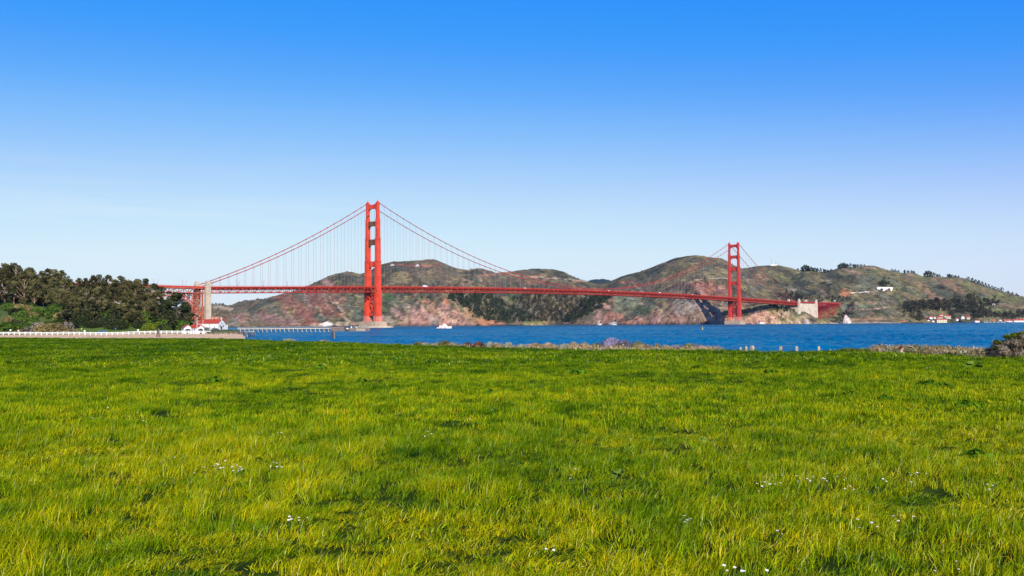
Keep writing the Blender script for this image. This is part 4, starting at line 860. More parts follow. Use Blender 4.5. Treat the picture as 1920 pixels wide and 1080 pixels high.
# channel piles in front of the pier
p = on(624, 335, 0); t = thing('mooring_dolphin', 'pair of old timber piles with birds\' perch in the water below the near tower', 'mooring piles', p, 0)
t['label'] = 'cluster of old timber piles standing in the water left of the near tower'
for dx, h_, mt in ((-.35, 2.9, WOODD), (.1, 2.4, WOODD), (.45, 2.7, WOOD)): m = MB(); m.tube([(dx*1.3, 0, -2), (dx, 0, h_)], [.22, .17], 8); m.build('pile', mt, t)
# ---- long wharf with piles
wy = 705.0; x0 = on(447, wy, 0).x; x1 = on(622, wy, 0).x
t = thing('wharf', 'long low pale wharf on thin piles reaching out over the water', 'pier', (x0, wy, 0), 0); Lw = x1-x0; PALE = mat('pale_planks', (.6, .5, .36), .9, .12, .8)
m = MB(); m.box(0, Lw, -2, 2, 2.35, 2.85); m.build('deck', PALE, t)
m = MB(); m.box(0, Lw, -2.1, -2.0, 3.7, 3.85)
for k in range(45): m.box(k*Lw/44-.06, k*Lw/44+.06, -2.1, -2.0, 2.85, 3.7)
m.build('railing', PALE, t)
for k in range(21):
    x = 2+k*(Lw-4)/20; m = MB(); m.tube([(x, -1.6, -2), (x, -1.6, 2.3)], .22, 6); m.tube([(x, 1.6, -2), (x, 1.6, 2.3)], .22, 6); m.box(x-.25, x+.25, -1.9, 1.9, 2.0, 2.34); m.build('pile_bent', PALE, t)
p = on(622, wy, 0); WB = on(697, wy, 0).x-p.x
t = thing('pier_head', 'broad timber-clad pier head with a dark gap at the end of the wharf', 'pier', p, 0)
def cladding(x0, x1, z1, mt):
    m = MB(); m.box(x0, x1, -4, 6, 1.9, z1)
    k = x0
    while k < x1: m.box(k, k+.35, -4.25, -4.0, .3, z1-.1); k += .62
    m.box(x0, x1, -4.5, -4.25, z1-.8, z1-.5); m.box(x0, x1, -4.5, -4.25, 1.2, 1.5); return m.build('timber_wall', mt, t)
cladding(0, WB*.33, 3.4, WOOD); cladding(WB*.44, WB*.98, 2.7, WOOD)
m = MB(); m.box(WB*.33, WB*.44, -1, 5, .6, 1.9); m.build('low_deck', WOODD, t)
for k in range(5): m = MB(); m.box(WB*(.64+.045*k), WB*(.64+.045*k)+.9, -4.7, -4.45, .4, 2.2); m.build('white_fender', WOODL, t)
for a_, b_, c_, d_ in ((.47, .5, 2.7, 3.8), (.6, .615, 2.7, 3.6), (.36, .41, 1.9, 2.7)): m = MB(); m.box(WB*a_, WB*b_, 1, 2, c_, d_); m.build('bollard', WHITE, t)
# ---- old broken timber wharf by the beach
p = on(392, 440, 0); q = on(474, 405, 0); a0 = math.atan2(q.y-p.y, q.x-p.x); Lq = math.hypot(q.x-p.x, q.y-p.y)
t = thing('old_jetty', 'old broken timber jetty leaning over the water beside the beach', 'jetty', (p.x, p.y, 0), a0)
m = MB(); m.box(0, Lq*.86, -1.2, 1.2, 1.9, 2.15); m.box(Lq*.7, Lq, -1.3, 1.3, 1.2, 1.4); m.build('deck', WOOD, t); rg = random.Random(12)
for k in range(26):
    x = k*Lq/25.5; hgt = rg.uniform(1.0, 2.6) if x > Lq*.7 else 1.9
    m = MB(); m.tube([(x, -1.1, -1.5), (x+rg.uniform(-.3, .3), -1.1, hgt)], .14, 6); m.tube([(x+.3, 1.1, -1.5), (x+rg.uniform(-.3, .3), 1.1, hgt)], .14, 6); m.build('pile', (WOODL, WOODD, WOOD)[k % 3], t)
m = MB()
for k in range(12): x = Lq*.3+k*Lq*.055; m.beam((x, -1.25, .1), (x+rg.uniform(-1.3, 1.3), -1.2, 1.6), .14)
m.box(Lq*.9, Lq*.98, -1.2, 1.2, 2.1, 2.4); m.build('brace', WOODL, t)
# ---- rocky spit by the station
m = MB()
for k in range(120):
    x = rg.uniform(398, 452); D = rg.uniform(820, 1000) if x < 436 else rg.uniform(800, 860); p = on(x, D, 0); s_ = rg.uniform(.5, 1.5); m.blob((p.x, p.y, .3), s_*1.6, s_, s_, 6, 4, .3, rg)
tag(m.build('rock_spit', ROCKD), 'dark rocky spit on the waterline below the white station', 'rocks', kind='stuff')
# ---- life-saving station: large white building, sheds, poles
SD = 930.0; p0 = on(372, SD, 0); p1 = on(430, SD, 0)
ps_ = (p0.x+p1.x)/2
t = house('station_building', 'long white station building with a red gabled roof beside the brick fort', 'building', (ps_-2.3, SD, 1.6), -.3, 22.5, 12.0, 5.5, 3.9, wins=0, door=False, over=.25)
for k in range(4): m = MB(); m.box(-9+k*5.4, -8.3+k*5.4, -6.1, -5.98, 1.2, 2.5); m.build('window', DARK, t)
for k in range(2): m = MB(); m.box(-5.4+k*7, -4.9+k*7, -6.1, -5.98, 4.0, 5.0); m.build('window', DARK, t)
m = MB(); m.box(11.22, 11.35, -1.6, .6, 0, 3.0); m.build('door', DARK, t); m = MB(); m.box(11.22, 11.35, -.4, .5, 4.8, 6.1); m.build('window', DARK, t)
m = MB(); m.box(10.2, 11.5, -.6, .6, 8.6, 11.1); m.box(10.0, 11.7, -.8, .8, 11.1, 11.4); m.build('chimney', CREAM, t)
m = MB(); m.box(3, 11.2, 6.03, 10.2, -1, 4.3); m.build('annex', WHITE, t)
FD = 440.0
for x, L_, W_, lb, rz in ((350, 4.6, 3.6, 'small white shed with brown-red roof, left of the pair by the beach', -1.0), (369, 5.4, 4.0, 'small white shed with red roof and blue doors beside the flagpole', -.6)):
    p = on(x, FD+14, 1.2); t = house('beach_shed', lb, 'shed', p, rz, L_, W_, 2.7, 1.3, roof=ROOFB if x < 360 else ROOF, wins=0, door=True, over=.35)
    BD = mat('blue_door', (.12, .14, .3), .6)
    for a_ in (-1.2, .55): m = MB(); m.box(a_, a_+.9, -W_/2-.06, -W_/2+.01, .3, 2.1); m.build('door', BD, t)
def pole(x, D, h_, label, cat='pole', lamp_=False, rad=.11, m_=WHITE):
    p = on(x, D, 0); p.z = gz(p.x, p.y); t = thing('flagpole' if not lamp_ else 'utility_pole', label, cat, p, 0)
    m = MB(); m.tube([(0, 0, -.3), (0, 0, h_)], [rad, rad*.6], 8); m.build('pole', m_, t); m = MB(); m.blob((0, 0, h_+.08), rad*1.6, rad*1.6, rad*1.6); m.build('finial', m_, t)
    if lamp_: m = MB(); m.box(-.6, .6, -.3, .3, h_*.68, h_*.68+.8); m.build('equipment_box', WHITE, t)
pole(369.5, 430, 7.2, 'tall white pole between the small sheds and the station', 'flagpole'); pole(380.5, 500, 6.6, 'thinner white pole in front of the station', 'flagpole')
pole(336, 700, 12.5, 'brown utility pole with a white box in front of the dark trees', 'utility pole', True, .2, WOOD)
for k, (x, c_) in enumerate(((386, VW), (388.5, VD), (397.5, VW), (402, VD), (406, VD))):
    p = on(x, 900, 1.5); vehicle('car', 4.4, 1.6, 1.8, c_, '%s parked car in front of the white station, %s from the left' % ('white' if c_ is VW else 'dark', ('first', 'second', 'third', 'fourth', 'fifth')[k]), 'car', (p.x, p.y, gz(p.x, p.y)), .1, False, 'cars parked at the station')
p = on(192.5, 520, 0); vehicle('car', 4.6, 1.6, 1.8, VB, 'blue car parked on the grass behind the white fence', 'car', (p.x, p.y, gz(p.x, p.y)+.05), .05, False)
# ---- brick fort
FX = [on(364, 1500, 0).x, on(413, 1500, 0).x]
t = thing('brick_fort', 'low brick fort with pale frames on its roof below the bridge pylon', 'fort', ((FX[0]+FX[1])/2, 1500, 0), -.12)
w_ = (FX[1]-FX[0])/2; m = MB(); m.box(-w_, w_, -2, 26, -1, 18.5); m.box(-w_-.5, w_+.5, -2.4, 26.4, 18.5, 19.3)
m.build('wall', BRICK, t)
for k in range(9): m = MB(); m.box(-w_+2+k*(2*w_-4)/8-.6, -w_+2+k*(2*w_-4)/8+.6, -2.15, -1.98, 8, 9.6); m.build('embrasure', DARK, t)
m = MB(); m.box(-w_*.9, w_*.5, -2.3, -2.0, 13.2, 13.9); m.build('string_course', CONC, t)
for cx in (w_*.48, w_*.75): m = MB(); m.box(cx-.7, cx+.7, -2.6, -2.1, 10, 18.2); m.build('pale_buttress', CONW, t)
# ---- white rail fence along the beach road
fence = thing('rail_fence', 'long white post and rail fence behind the beach at the left', 'fence')
m = MB(); fr = []; xs_ = np.arange(-330, 474, 10.2); pp = []
for x in xs_:
    D = 440 if x < 395 else 440-(x-395)*.3; p = on(x, D, 0); g_ = gz(p.x, p.y) if x < 400 else 1.1; pp.append(Vector((p.x, p.y, max(g_, .8))))
pp = [p for x, p in zip(xs_, pp) if x < 396]
fence.location = pp[0]; o_ = pp[0]
for k in range(len(pp)-1):
    a_, b_ = pp[k]-o_, pp[k+1]-o_
    m.beam(a_+Vector((0, 0, 1.2)), b_+Vector((0, 0, 1.2)), .14, .28); m.beam(a_+Vector((0, 0, .65)), b_+Vector((0, 0, .65)), .1, .2)
m.build('rail', WHITE, fence)
for p in pp: q = MB(); q.cbox(p-o_+Vector((0, 0, -.5)), .3, .3, 1.95); q.build('post', WHITE, fence)
# tripod piles on the sand
p = on(297, 340, 0); p.z = gz(p.x, p.y); t = thing('tripod_marker', 'tall dark timber tripod standing on the sand in front of the fence', 'marker')
t.location = p
for dx, dy in ((-.6, 0), (.6, .1), (0, .7)): m = MB(); m.tube([(dx, dy, -.3), (dx*.25, dy*.25, 2.7)], .17, 6); m.build('pile', WOODD if dx < .5 else WOOD, t)
m = MB(); m.blob((0, .1, 2.75), .5, .4, .25); m.build('cap', WOODD, t)
for x, D, c_, lb, h_ in ((20, 480, WHITE, 'small white sign on a post, left one behind the fence', 2.6), (35, 480, WHITE, 'small white sign on a post, right one behind the fence', 2.3), (159, 460, WHITE, 'small white board behind the middle of the fence', 1.9), (259, 450, WHITE, 'small white notice board near the tripod', 2.2), (153, 640, YEL, 'yellow marker board on the grass behind the fence', 2.4), (217, 600, VB, 'blue sign on the grass strip below the trees', 3.0)):
    p = on(x, D, 0); p.z = gz(p.x, p.y); t = thing('sign', lb, 'sign', p, 0); m = MB(); m.tube([(0,0,-.2),(0,0,h_)], .07, 6); m.build('post', WOOD, t); m = MB(); m.box(-.38, .38, -.12, -.06, h_-.55, h_+.1); m.build('board', c_, t)
# ---- pale posts along the lawn's edge at the right
for k, (x, yt, wpx) in enumerate(((1389, 651, 4), (1398, 648.8, 4), (1410, 647.8, 6), (1464, 649.3, 4), (1494, 649, 4.5), (1535, 649.2, 4.5), (1556, 654.8, 3))):
    p0 = at(x, yt, 70); wd = wpx*70/FPX; zb = gz(p0.x, 70); o = MB(); hgt = p0.z-zb
    o.prism([(-wd/2, -wd/2), (wd/2, -wd/2), (wd/2, wd/2), (-wd/2, wd/2)], -.3, hgt-.06, .96); o.prism([(-wd*.4, -wd*.4), (wd*.4, -wd*.4), (wd*.4, wd*.4), (-wd*.4, wd*.4)], hgt-.06, hgt, .7)
    b = o.build('post', WOODL); b.location = (p0.x, 70, zb); b.rotation_euler = (0, R((k*13) % 7-3), .3*k); tag(b, ('short bleached wooden post, first from the left by the water','bleached wooden post, second from the left by the water','thickest bleached wooden post by the water','bleached wooden post beside the raised tuft of grass','bleached wooden post standing alone, fifth from the left','bleached wooden post standing alone, sixth from the left','lowest stub of a wooden post beside the grassy mound')[k], 'post', 'wooden posts along the waterside')
# ============================================================ trees
BARK = mat('pale_bark', (.3, .2, .13), .9, .3, .8); BARKD = mat('dark_bark', (.1, .075, .055), .95, .3, .8)
EUC = leafmat('eucalyptus_leaves', (.032, .036, .012), (.18, .16, .06), .14, .12, rnd=.4)
PINE = leafmat('cypress_leaves_near', (.022, .035, .014), (.07, .078, .03), .3, .1)
rng = np.random.default_rng(11)
def tree(name, label, cat, H, seed, leafm, bark, lobes=15, nl=230, lsz=.75, spread=.3, base=.32, flat=.75, group=None, lean=0):
    rg = random.Random(seed); rn = np.random.default_rng(seed); t = thing(name, label, cat, (0, 0, -300), 0, group)
    m = MB(); tr_ = .022*H; top = Vector((lean*H, 0, H*.8)); mid = Vector((lean*H*.3+rg.uniform(-.02, .02)*H, rg.uniform(-.02, .02)*H, H*.42))
    m.tube([(0, 0, -1.5), (0, 0, .02*H), mid, top], [tr_*1.5, tr_, tr_*.7, tr_*.22], 7); Q = []
    for k in range(lobes):
        f = (k+.5)/lobes; hz = H*(base+(1-base)*f*.95); a_ = k*2.4+rg.uniform(-.5, .5); prof = math.sin(math.pi*min(1, .18+f*.8))**.7
        rr_ = H*spread*prof*rg.uniform(.35, 1.0)*(1.15 if f < .8 else .6); c = Vector((lean*H*f+rr_*math.cos(a_), rr_*math.sin(a_), hz)); s_ = H*rg.choice([.045, .06, .075, .1, .12])*(1.15-.4*f)
        b0 = Vector((lean*H*.6*f, 0, max(.15*H, hz-rr_*.8-.08*H))); m.tube([b0, (b0+c)/2+Vector((0, 0, -.02*H)), c], [tr_*.4, tr_*.26, tr_*.1], 5)
        Q.append(leaves(max(30, int(nl*(s_/(H*.085))**2)), rn, c, (s_*rg.uniform(.9, 1.5), s_*rg.uniform(.9, 1.5), s_*flat*rg.uniform(.7, 1.3)), lsz))
    m.build('trunk', bark, t); quads(np.concatenate(Q), 'crown', leafm, parent=t); return t
kinds = [tree('eucalyptus_tree', 'x', 'tree', 28, 100+i, EUC, BARK, lobes=24, nl=150, lsz=.62, spread=(.26, .34, .38, .3, .36, .24)[i], base=(.3, .42, .22, .5, .12, .35)[i], lean=(0, .04, -.03, .02, 0, -.05)[i]) for i in range(6)]
low_k = [tree('tree', 'x', 'tree', 14, 300+i, EUC if i else PINE, BARKD, lobes=16, nl=200, lsz=.6, spread=.36, base=.08, flat=.9) for i in range(3)]
SKY = [(-260,478),(-60,482),(0,490),(10,486),(30,490),(36,494),(50,487),(60,493),(72,495),(82,503),(95,503),(105,501),(115,506),(125,512),(140,515),(150,518),(160,513),(175,516),(190,514),(205,513),(215,512),(225,515),(235,518),(245,514),(255,519),(265,524),(275,523),(285,528),(292,533),(303,537),(310,541)]
rg = random.Random(77); first_used = [False]*6; nT = 0
WORDS = ['far left', 'left part', 'left third', 'middle', 'right of middle', 'right end']
def put(proto, used, i, p, H0, H, rz, label, group, sx=1.0):
    o = proto if not used[i] else dup(proto); used[i] = True
    o.location = p; o.rotation_euler = (0, 0, rz); s_ = H/H0; o.scale = (s_*sx, s_*sx, s_); o['label'] = label; o['group'] = group; return o
rows = [(930, -120, 312, 14, 0), (850, -90, 300, 17, 9), (780, 118, 292, 19, 18)]
for D, xa, xb, st, dy in rows:
    x = xa
    while x < xb:
        xx = x+rg.uniform(-4, 4); x += st
        yt = float(np.interp(xx, [s[0] for s in SKY], [s[1] for s in SKY]))+rg.choice([-1, 0, 1, 3, 8, 12])+dy*(1+rg.random()*1.6); p = on(xx, D+rg.uniform(-25, 25), 0); p.z = gz(p.x, p.y); top = at(xx, yt, p.y).z; H = top-p.z
        if H < 7: continue
        H = min(H, 44); i = rg.randrange(6); w_ = WORDS[int(np.clip((xx+60)/62, 0, 5))]
        put(kinds[i], first_used, i, p, 28, H, rg.uniform(0, 6.28), 'tall eucalyptus in the bluff grove, %s, %s row' % (w_, {0: 'back', 9: 'middle', 18: 'front'}[dy]), 'eucalyptus trees on the bluff', sx=max(.95, 20/H))
        nT += 1
# lower trees and thicket trees that fill the front of the grove
lu = [False]*3
for k in range(30):
    xx = rg.uniform(118, 262); lowf = 1
    D = rg.uniform(715, 765) if xx > 118 else rg.uniform(735, 790); p = on(xx, D, 0); p.z = gz(p.x, p.y); H = rg.uniform(9, 17)*lowf
    i = rg.randrange(3); put(low_k[i], lu, i, p, 14, H, rg.uniform(0, 6.28), 'low bushy dark tree at the front of the grove, %s' % WORDS[int(np.clip((xx+60)/62, 0, 5))], 'low trees in front of the eucalyptus grove', sx=1.25)
for k, o in enumerate(kinds):
    if not first_used[k]:
        for c_ in list(o.children): bpy.data.objects.remove(c_)
        bpy.data.objects.remove(o)
for k in range(34):
    xx = rg.uniform(-75, 122); D = rg.uniform(855, 930); p = on(xx, D, 0); p.z = gz(p.x, p.y); i = rg.randrange(3)
    put(low_k[i], lu, i, p, 14, rg.uniform(9, 15), rg.uniform(0, 6.28), 'low dark tree under the tall eucalyptus at the left, %s' % ('far left part' if xx < 40 else 'right part'), 'understorey trees of the grove', sx=1.35)
# the dark cypresses in front of the arch
cy = tree('cypress_tree', 'broad dark cypress with a flat layered top in front of the bridge arch', 'tree', 24, 501, PINE, BARKD, lobes=26, nl=230, lsz=.6, spread=.34, base=.25, flat=.42)
cyp = [(331,546,700,'broad dark cypress with a flat layered top in front of the bridge arch'),(314,560,720,'dark cypress left of the flat-topped one'),(348,572,735,'dark cypress right of the flat-topped one'),(303,556,760,'dark cypress at the right end of the eucalyptus grove'),(322,580,690,'low dark cypress below the flat-topped one'),(340,586,700,'lowest dark cypress above the beach sheds'),(357,592,760,'small dark cypress next to the brick fort')]
for k, (x, yt, D, lb) in enumerate(cyp):
    p = on(x, D, 0); p.z = gz(p.x, p.y); H = at(x, yt, D).z-p.z; o = cy if k == 0 else dup(cy); o.location = p; s_ = H/24; sx = max(s_, .55)*(.95, .8, .75, .8, .8, .7, .6)[k]; o.scale = (sx, sx, s_); o.rotation_euler = (0, 0, k*1.3); o['label'] = lb; o['group'] = 'cypresses in front of the bridge'
# shrubs below the grove: each bush its own object, copies share their mesh
def bushmesh(seed, m, n=420, lsz=.28, twig=None, tuft=1):
    rn = np.random.default_rng(seed); rg2 = random.Random(seed); Q = []
    for k in range(9):
        a_ = k*2.4; r_ = .55*math.sqrt(k/9); Q.append(leaves(n//9, rn, (r_*math.cos(a_), r_*math.sin(a_), .42-.22*r_), (.42, .42, .42), lsz*rg2.uniform(.7, 1.2)))
    o = quads(np.concatenate(Q), 'foliage', m, link=False); return o.data
BG = {'green': leafmat('shrub_green', (.05, .1, .015), (.13, .2, .03), .5, .2), 'dark': leafmat('shrub_dark', (.025, .04, .018), (.07, .08, .03), .5, .15), 'tan': leafmat('dry_brush', (.26, .19, .07), (.44, .34, .14), .5, .2),
      'grey': leafmat('grey_brush', (.16, .13, .1), (.33, .28, .23), .5, .15), 'yellow': leafmat('yellow_broom', (.09, .15, .01), (.22, .24, .02), .6, .2)}
BM = {k: [bushmesh(900+j*7+len(k), v, 1500, .085) for j in range(2)] for k, v in BG.items()}
DESC = {'green': 'bright green bush', 'dark': 'dark green bush', 'tan': 'dry straw-coloured bush', 'grey': 'grey twiggy bush', 'yellow': 'yellow-flowering bush'}
def bush(kd, x, D, w_, h_, label, group, name='bush', z=None, meshes=None):
    me = (meshes or BM)[kd][int(x) % 2]; o = bpy.data.objects.new(name, me); COL.objects.link(o); p = on(x, D, 0); p.z = (gz(p.x, p.y) if z is None else z)-.05
    o.location = p; o.scale = (w_/2, w_/2, h_); o.rotation_euler = (0, 0, x*1.7); tag(o, label, 'bush', group); return o
def zone(x): return 'near the left edge' if x < 70 else ('left of the straw-coloured thicket' if x < 100 else ('around the pale trunk' if x < 140 else ('below the middle of the grove' if x < 230 else ('below the right end of the grove' if x < 310 else 'beside the sheds'))))
for k in range(170):
    x = rg.uniform(-70, 352); D = rg.uniform(640, 800)
    if 130 < x < 250 and D < 700: D = rg.uniform(705, 760)
    if x < 130: kd = rg.choice(['green', 'dark', 'dark', 'green', 'dark', 'tan'])
    elif x < 250: kd = rg.choice(['dark', 'dark', 'green'])
    else: kd = rg.choice(['green', 'green', 'dark', 'dark', 'yellow' if 268 < x < 310 else 'green'])
    w_ = rg.uniform(8, 16); bush(kd, x, D, w_, w_*rg.uniform(.45, .8), '%s %s, %s' % (DESC[kd], zone(x), 'low down' if D < 700 else 'higher up'), 'bushes on the bluff below the grove')
for x, w_, h_, kd in ((30,14,5,'green'),(48,14,4,'tan'),(62,15,5,'grey'),(78,16,5.5,'tan'),(92,20,7.5,'tan'),(106,20,7.5,'tan'),(120,17,5,'tan'),(132,14,3,'tan'),(72,9,8,'grey'),(126,9,8,'grey'),(0,22,9,'green'),(15,20,8,'green')):
    bush(kd, x, 560, w_, h_, 'broad %s behind the white fence, %s' % (DESC[kd], zone(x) if x > 20 else 'at the left edge'), 'thicket behind the white fence')
# trees along the far ridges
rp = tree('ridge_tree', 'x', 'tree', 22, 700, FM['mid'], BARKD, lobes=13, nl=150, lsz=1.8, spread=.3, base=.02, flat=.9); rp2 = tree('ridge_tree', 'x', 'tree', 22, 701, FM['dark'], BARKD, lobes=12, nl=150, lsz=1.8, spread=.24, base=.0, flat=1.1)
ru = [False, False]
RT = [([1497,1503,1507,1511,1515,1519,1523,1528,1533,1538,1543,1548,1553,1558], [503,500,497,497,499,500,502,502,502.5,503,504,505.5,507,508], 'in the wood on the saddle right of the far tower', 1),
      ([1573,1577,1581,1585,1589,1594,1599,1603,1608,1614,1620], [497,494,493,493,494.5,494,495,495.5,495.5,495,496.5], 'in the clump on the middle summit', 1),
      ([1672,1678,1684,1697,1702,1708,1711], [507,508,509.5,506,507,507,508], 'among the small trees between the two right summits', .8),
      ([1731,1736,1740,1745,1750,1755,1760,1775,1779,1784,1790,1796], [512,508.5,508,509,511,514,514,514,513.5,515,516,517.5], 'in the clumps on the right summit', 1),
      ([1814,1822,1828,1834,1840,1846,1852,1858,1864,1870,1876,1889,1896,1904], [519,521,524,525.5,528,530.5,533,536,538,540,539,548,551,553], 'in the row descending the right ridge', 1),
      ([396,401,406,411,416,421], [569.5,568.5,568,569,568.5,570], 'on the low ridge right of the concrete pylon', 1)]
for xs_, ys_, wd, sc in RT:
    for j, (x, yt) in enumerate(zip(xs_, ys_)):
        i_ = int(round((x-XC[0])/2)); k_ = int(np.argmin(PY[i_])); p = Vector((TX[i_, k_], TY[i_, k_]-15, TZ[i_, k_]-6)); H = max(12, at(x, yt, p.y).z-p.z)
        i = (int(x)*7) % 2; put((rp, rp2)[i], ru, i, p, 22, H*1.1, x, 'tree %s, %s' % (wd, 'left part' if j < len(xs_)/3 else ('right part' if j > len(xs_)*2/3 else 'middle part')), 'trees along the far ridges', sx=1.0+.5*((x*13) % 1) if H > 15 else 1.4)
# ============================================================ shoreline plants
SH = {'purple': leafmat('purple_blossom', (.13, .13, .08), (.42, .33, .52), 3.0, .2, c3=(.62, .52, .72)), 'tan': leafmat('dry_stems', (.24, .16, .07), (.56, .42, .24), 2.0, .2), 'brown': leafmat('dead_brown_brush', (.09, .04, .022), (.2, .1, .055), 2.0, .1),
      'pale': leafmat('pale_sage', (.24, .25, .15), (.55, .53, .38), 3.0, .2), 'olive': leafmat('olive_brush', (.1, .12, .035), (.25, .24, .1), 2.0, .2), 'mound': leafmat('mound_grass', (.09, .12, .012), (.22, .24, .04), 2.0, .2)}
def shrubmesh(seed, m, n=1500, stems=True):
    rn = np.random.default_rng(seed); Q = []
    for k in range(16):
        a_ = k*2.4; r_ = .72*math.sqrt(k/16); Q.append(leaves(n//16, rn, (r_*math.cos(a_), r_*math.sin(a_), .45-.3*r_*r_), (.3, .3, .4), .055))
    # upright sprigs
    ns = 500; a_ = rn.uniform(0, 6.28, ns); r_ = np.sqrt(rn.uniform(0, 1, ns))*.95; b = np.stack([r_*np.cos(a_), r_*np.sin(a_), .75*np.sqrt(np.clip(1-r_*r_, 0, 1))*.75], 1)
    tp = b+np.stack([.22*r_*np.cos(a_)+rn.normal(0, .05, ns), .22*r_*np.sin(a_)+rn.normal(0, .05, ns), rn.uniform(.12, .34, ns)], 1); w = np.stack([-np.sin(a_+.6), np.cos(a_+.6), a_*0], 1)*.018
    Q.append(np.stack([b-w, b+w, tp+w*.5, tp-w*.5], 1)); o = quads(np.concatenate(Q), 'foliage', m, link=False); return o.data
SM = {k: [shrubmesh(40+j*3+len(k), v) for j in range(2)] for k, v in SH.items()}
def shrub(kd, x, ytop, wpx, off, label):
    e = float(edgeD(np.array([tx(x)]))[0]); D = e+off+4.5; p = on(x, D, 0); zb = gz(p.x, p.y)-.05; top = at(x, ytop, D).z; h_ = max(.35, top-zb)/1.0
    o = bpy.data.objects.new('shrub', SM[kd][int(x) % 2]); COL.objects.link(o); o.location = (p.x, p.y, zb); w_ = wpx*D/FPX; o.scale = (w_/2, w_/2*.9, h_*(1.2 if kd == 'purple' else 1.12)); o.rotation_euler = (0, 0, x); tag(o, label, 'shrub', 'shrubs along the shore'); return o
SL = [('pale',541,633.5,26,7,'low pale shrub at the left end of the waterside strip'),('pale',607,636,28,7,'second low pale shrub on the waterside, left of the water piles'),('olive',785,639.5,26,5,'low olive shrub at the left end of the shrub band'),('pale',797,641.5,16,5,'pale end of the low olive shrub'),
 ('olive',834,636.5,30,6,'spiky olive shrub with dry stalks left of the brown bushes'),('tan',846,641,30,6,'dry stalks right of the spiky olive shrub'),('brown',876,639.5,20,7,'small dark brown dead bush, left one of two'),('brown',897,638.5,30,6,'larger dark brown dead bush, right one of two'),('pale',919,639,18,6,'round sage-green shrub touching the brown bushes'),('tan',931,642,18,6,'low dry shrub right of the sage-green one'),
 ('pale',954,640,20,7,'grey-green round shrub standing alone'),('pale',978,644,22,6,'low whitish ground shrub'),('tan',1003,641.5,34,7,'long straw-coloured shrub left of the middle'),('tan',1028,641,30,7,'reddish dry shrub beside the long straw one'),('pale',1058,642.5,28,5,'white-grey shrub in front of the dry shrubs'),('tan',1075,639.5,26,8,'tall dry shrub left of the purple bushes'),('tan',1095,641,32,7,'rounded dry shrub left of the purple bushes'),
 ('olive',1117,641,24,8,'olive shrub at the left foot of the big purple bush'),('purple',1146,633.5,46,9,'biggest purple-flowering bush on the shore'),('purple',1170,637,36,9,'right shoulder of the purple-flowering bushes'),('olive',1195,638,30,8,'olive bush right of the purple-flowering bushes'),('tan',1206,643,34,6,'straw shrub in front of the olive bush'),('olive',1232,642.5,18,9,'small round olive shrub with a gap on its left'),
 ('tan',1250,646.5,26,6,'low dry growth left of the last purple bush'),('purple',1270,648.5,24,6,'low purple ground cover left of the last purple bush'),('olive',1291,642.5,36,8,'rounded bush with pale tips, last large one before the posts'),('purple',1305,645,22,8,'purple edge of the last large bush'),('pale',1325,650,26,6,'low pale shrub beyond the last large bush'),('pale',1349,649.5,16,6,'small whitish shrub left of the posts'),
 ('mound',1590,650.5,50,6,'grassy green mound at the waterline, left half'),('mound',1618,651,54,6,'grassy green mound at the waterline, right half'),('pale',1675,649.5,18,9,'pale broken shrub just left of the person'),('pale',1664,654,26,7,'low pale shrub left of the person')]
for a_ in SL: shrub(*a_)
# raised tuft by the posts
# strip of dune plants, too many to count
def strip(name, label, kd, x0, x1, n, o0, o1, h0, h1, wd):
    rg3 = random.Random(len(name)+int(x0)); Q = []; rn = np.random.default_rng(int(x0))
    for k in range(n):
        x = rg3.uniform(x0, x1); t_ = tx(x); e = float(edgeD(np.array([t_]))[0]); D = e+rg3.uniform(o0, o1); X = t_*D; h_ = rg3.uniform(h0, h1); zb = gz(X, D)
        Q.append(leaves(26, rn, (X, D, zb+h_*.45), (wd, wd, h_*.5), .09)); b = np.stack([X+rn.normal(0, wd*.6, 14), D+rn.normal(0, wd*.6, 14), np.full(14, zb+h_*.3)], 1); tp = b+np.stack([rn.normal(0, .08, 14), rn.normal(0, .08, 14), rn.uniform(.25, .7, 14)*h_], 1); w = np.array([.007, .003, 0]); Q.append(np.stack([b-w, b+w, tp+w*.5, tp-w*.5], 1))
    tag(quads(np.concatenate(Q), name, SH[kd]), label, 'dune plants', kind='stuff')
strip('dune_grass', 'dry straw-coloured dune growth between the lawn and the water at the right', 'tan', 1640, 2060, 1000, 9, 17, .25, .72, .5)
strip('dune_sage', 'pale sage patches in the dune growth at the right', 'pale', 1650, 1900, 30, 9, 16, .4, .8, .3)
strip('dune_brush', 'brown olive brush mixed into the dune growth at the right', 'olive', 1650, 2000, 260, 9, 17, .3, .75, .4)
strip('shore_grass', 'low dry growth between the shrubs along the shore', 'tan', 770, 1345, 600, 9, 15, .3, .75, .4)
strip('shore_sage', 'low pale growth between the shrubs along the shore', 'pale', 780, 1345, 150, 9, 13, .3, .65, .4)
strip('beach_plants', 'low grey green plants on the sand at the left', 'olive', 150, 182, 90, 55, 75, .5, 1.8, 1.0)
strip('beach_plants', 'low grey green plants on the sand below the sheds', 'olive', 290, 375, 120, 40, 60, .3, .9, .9)
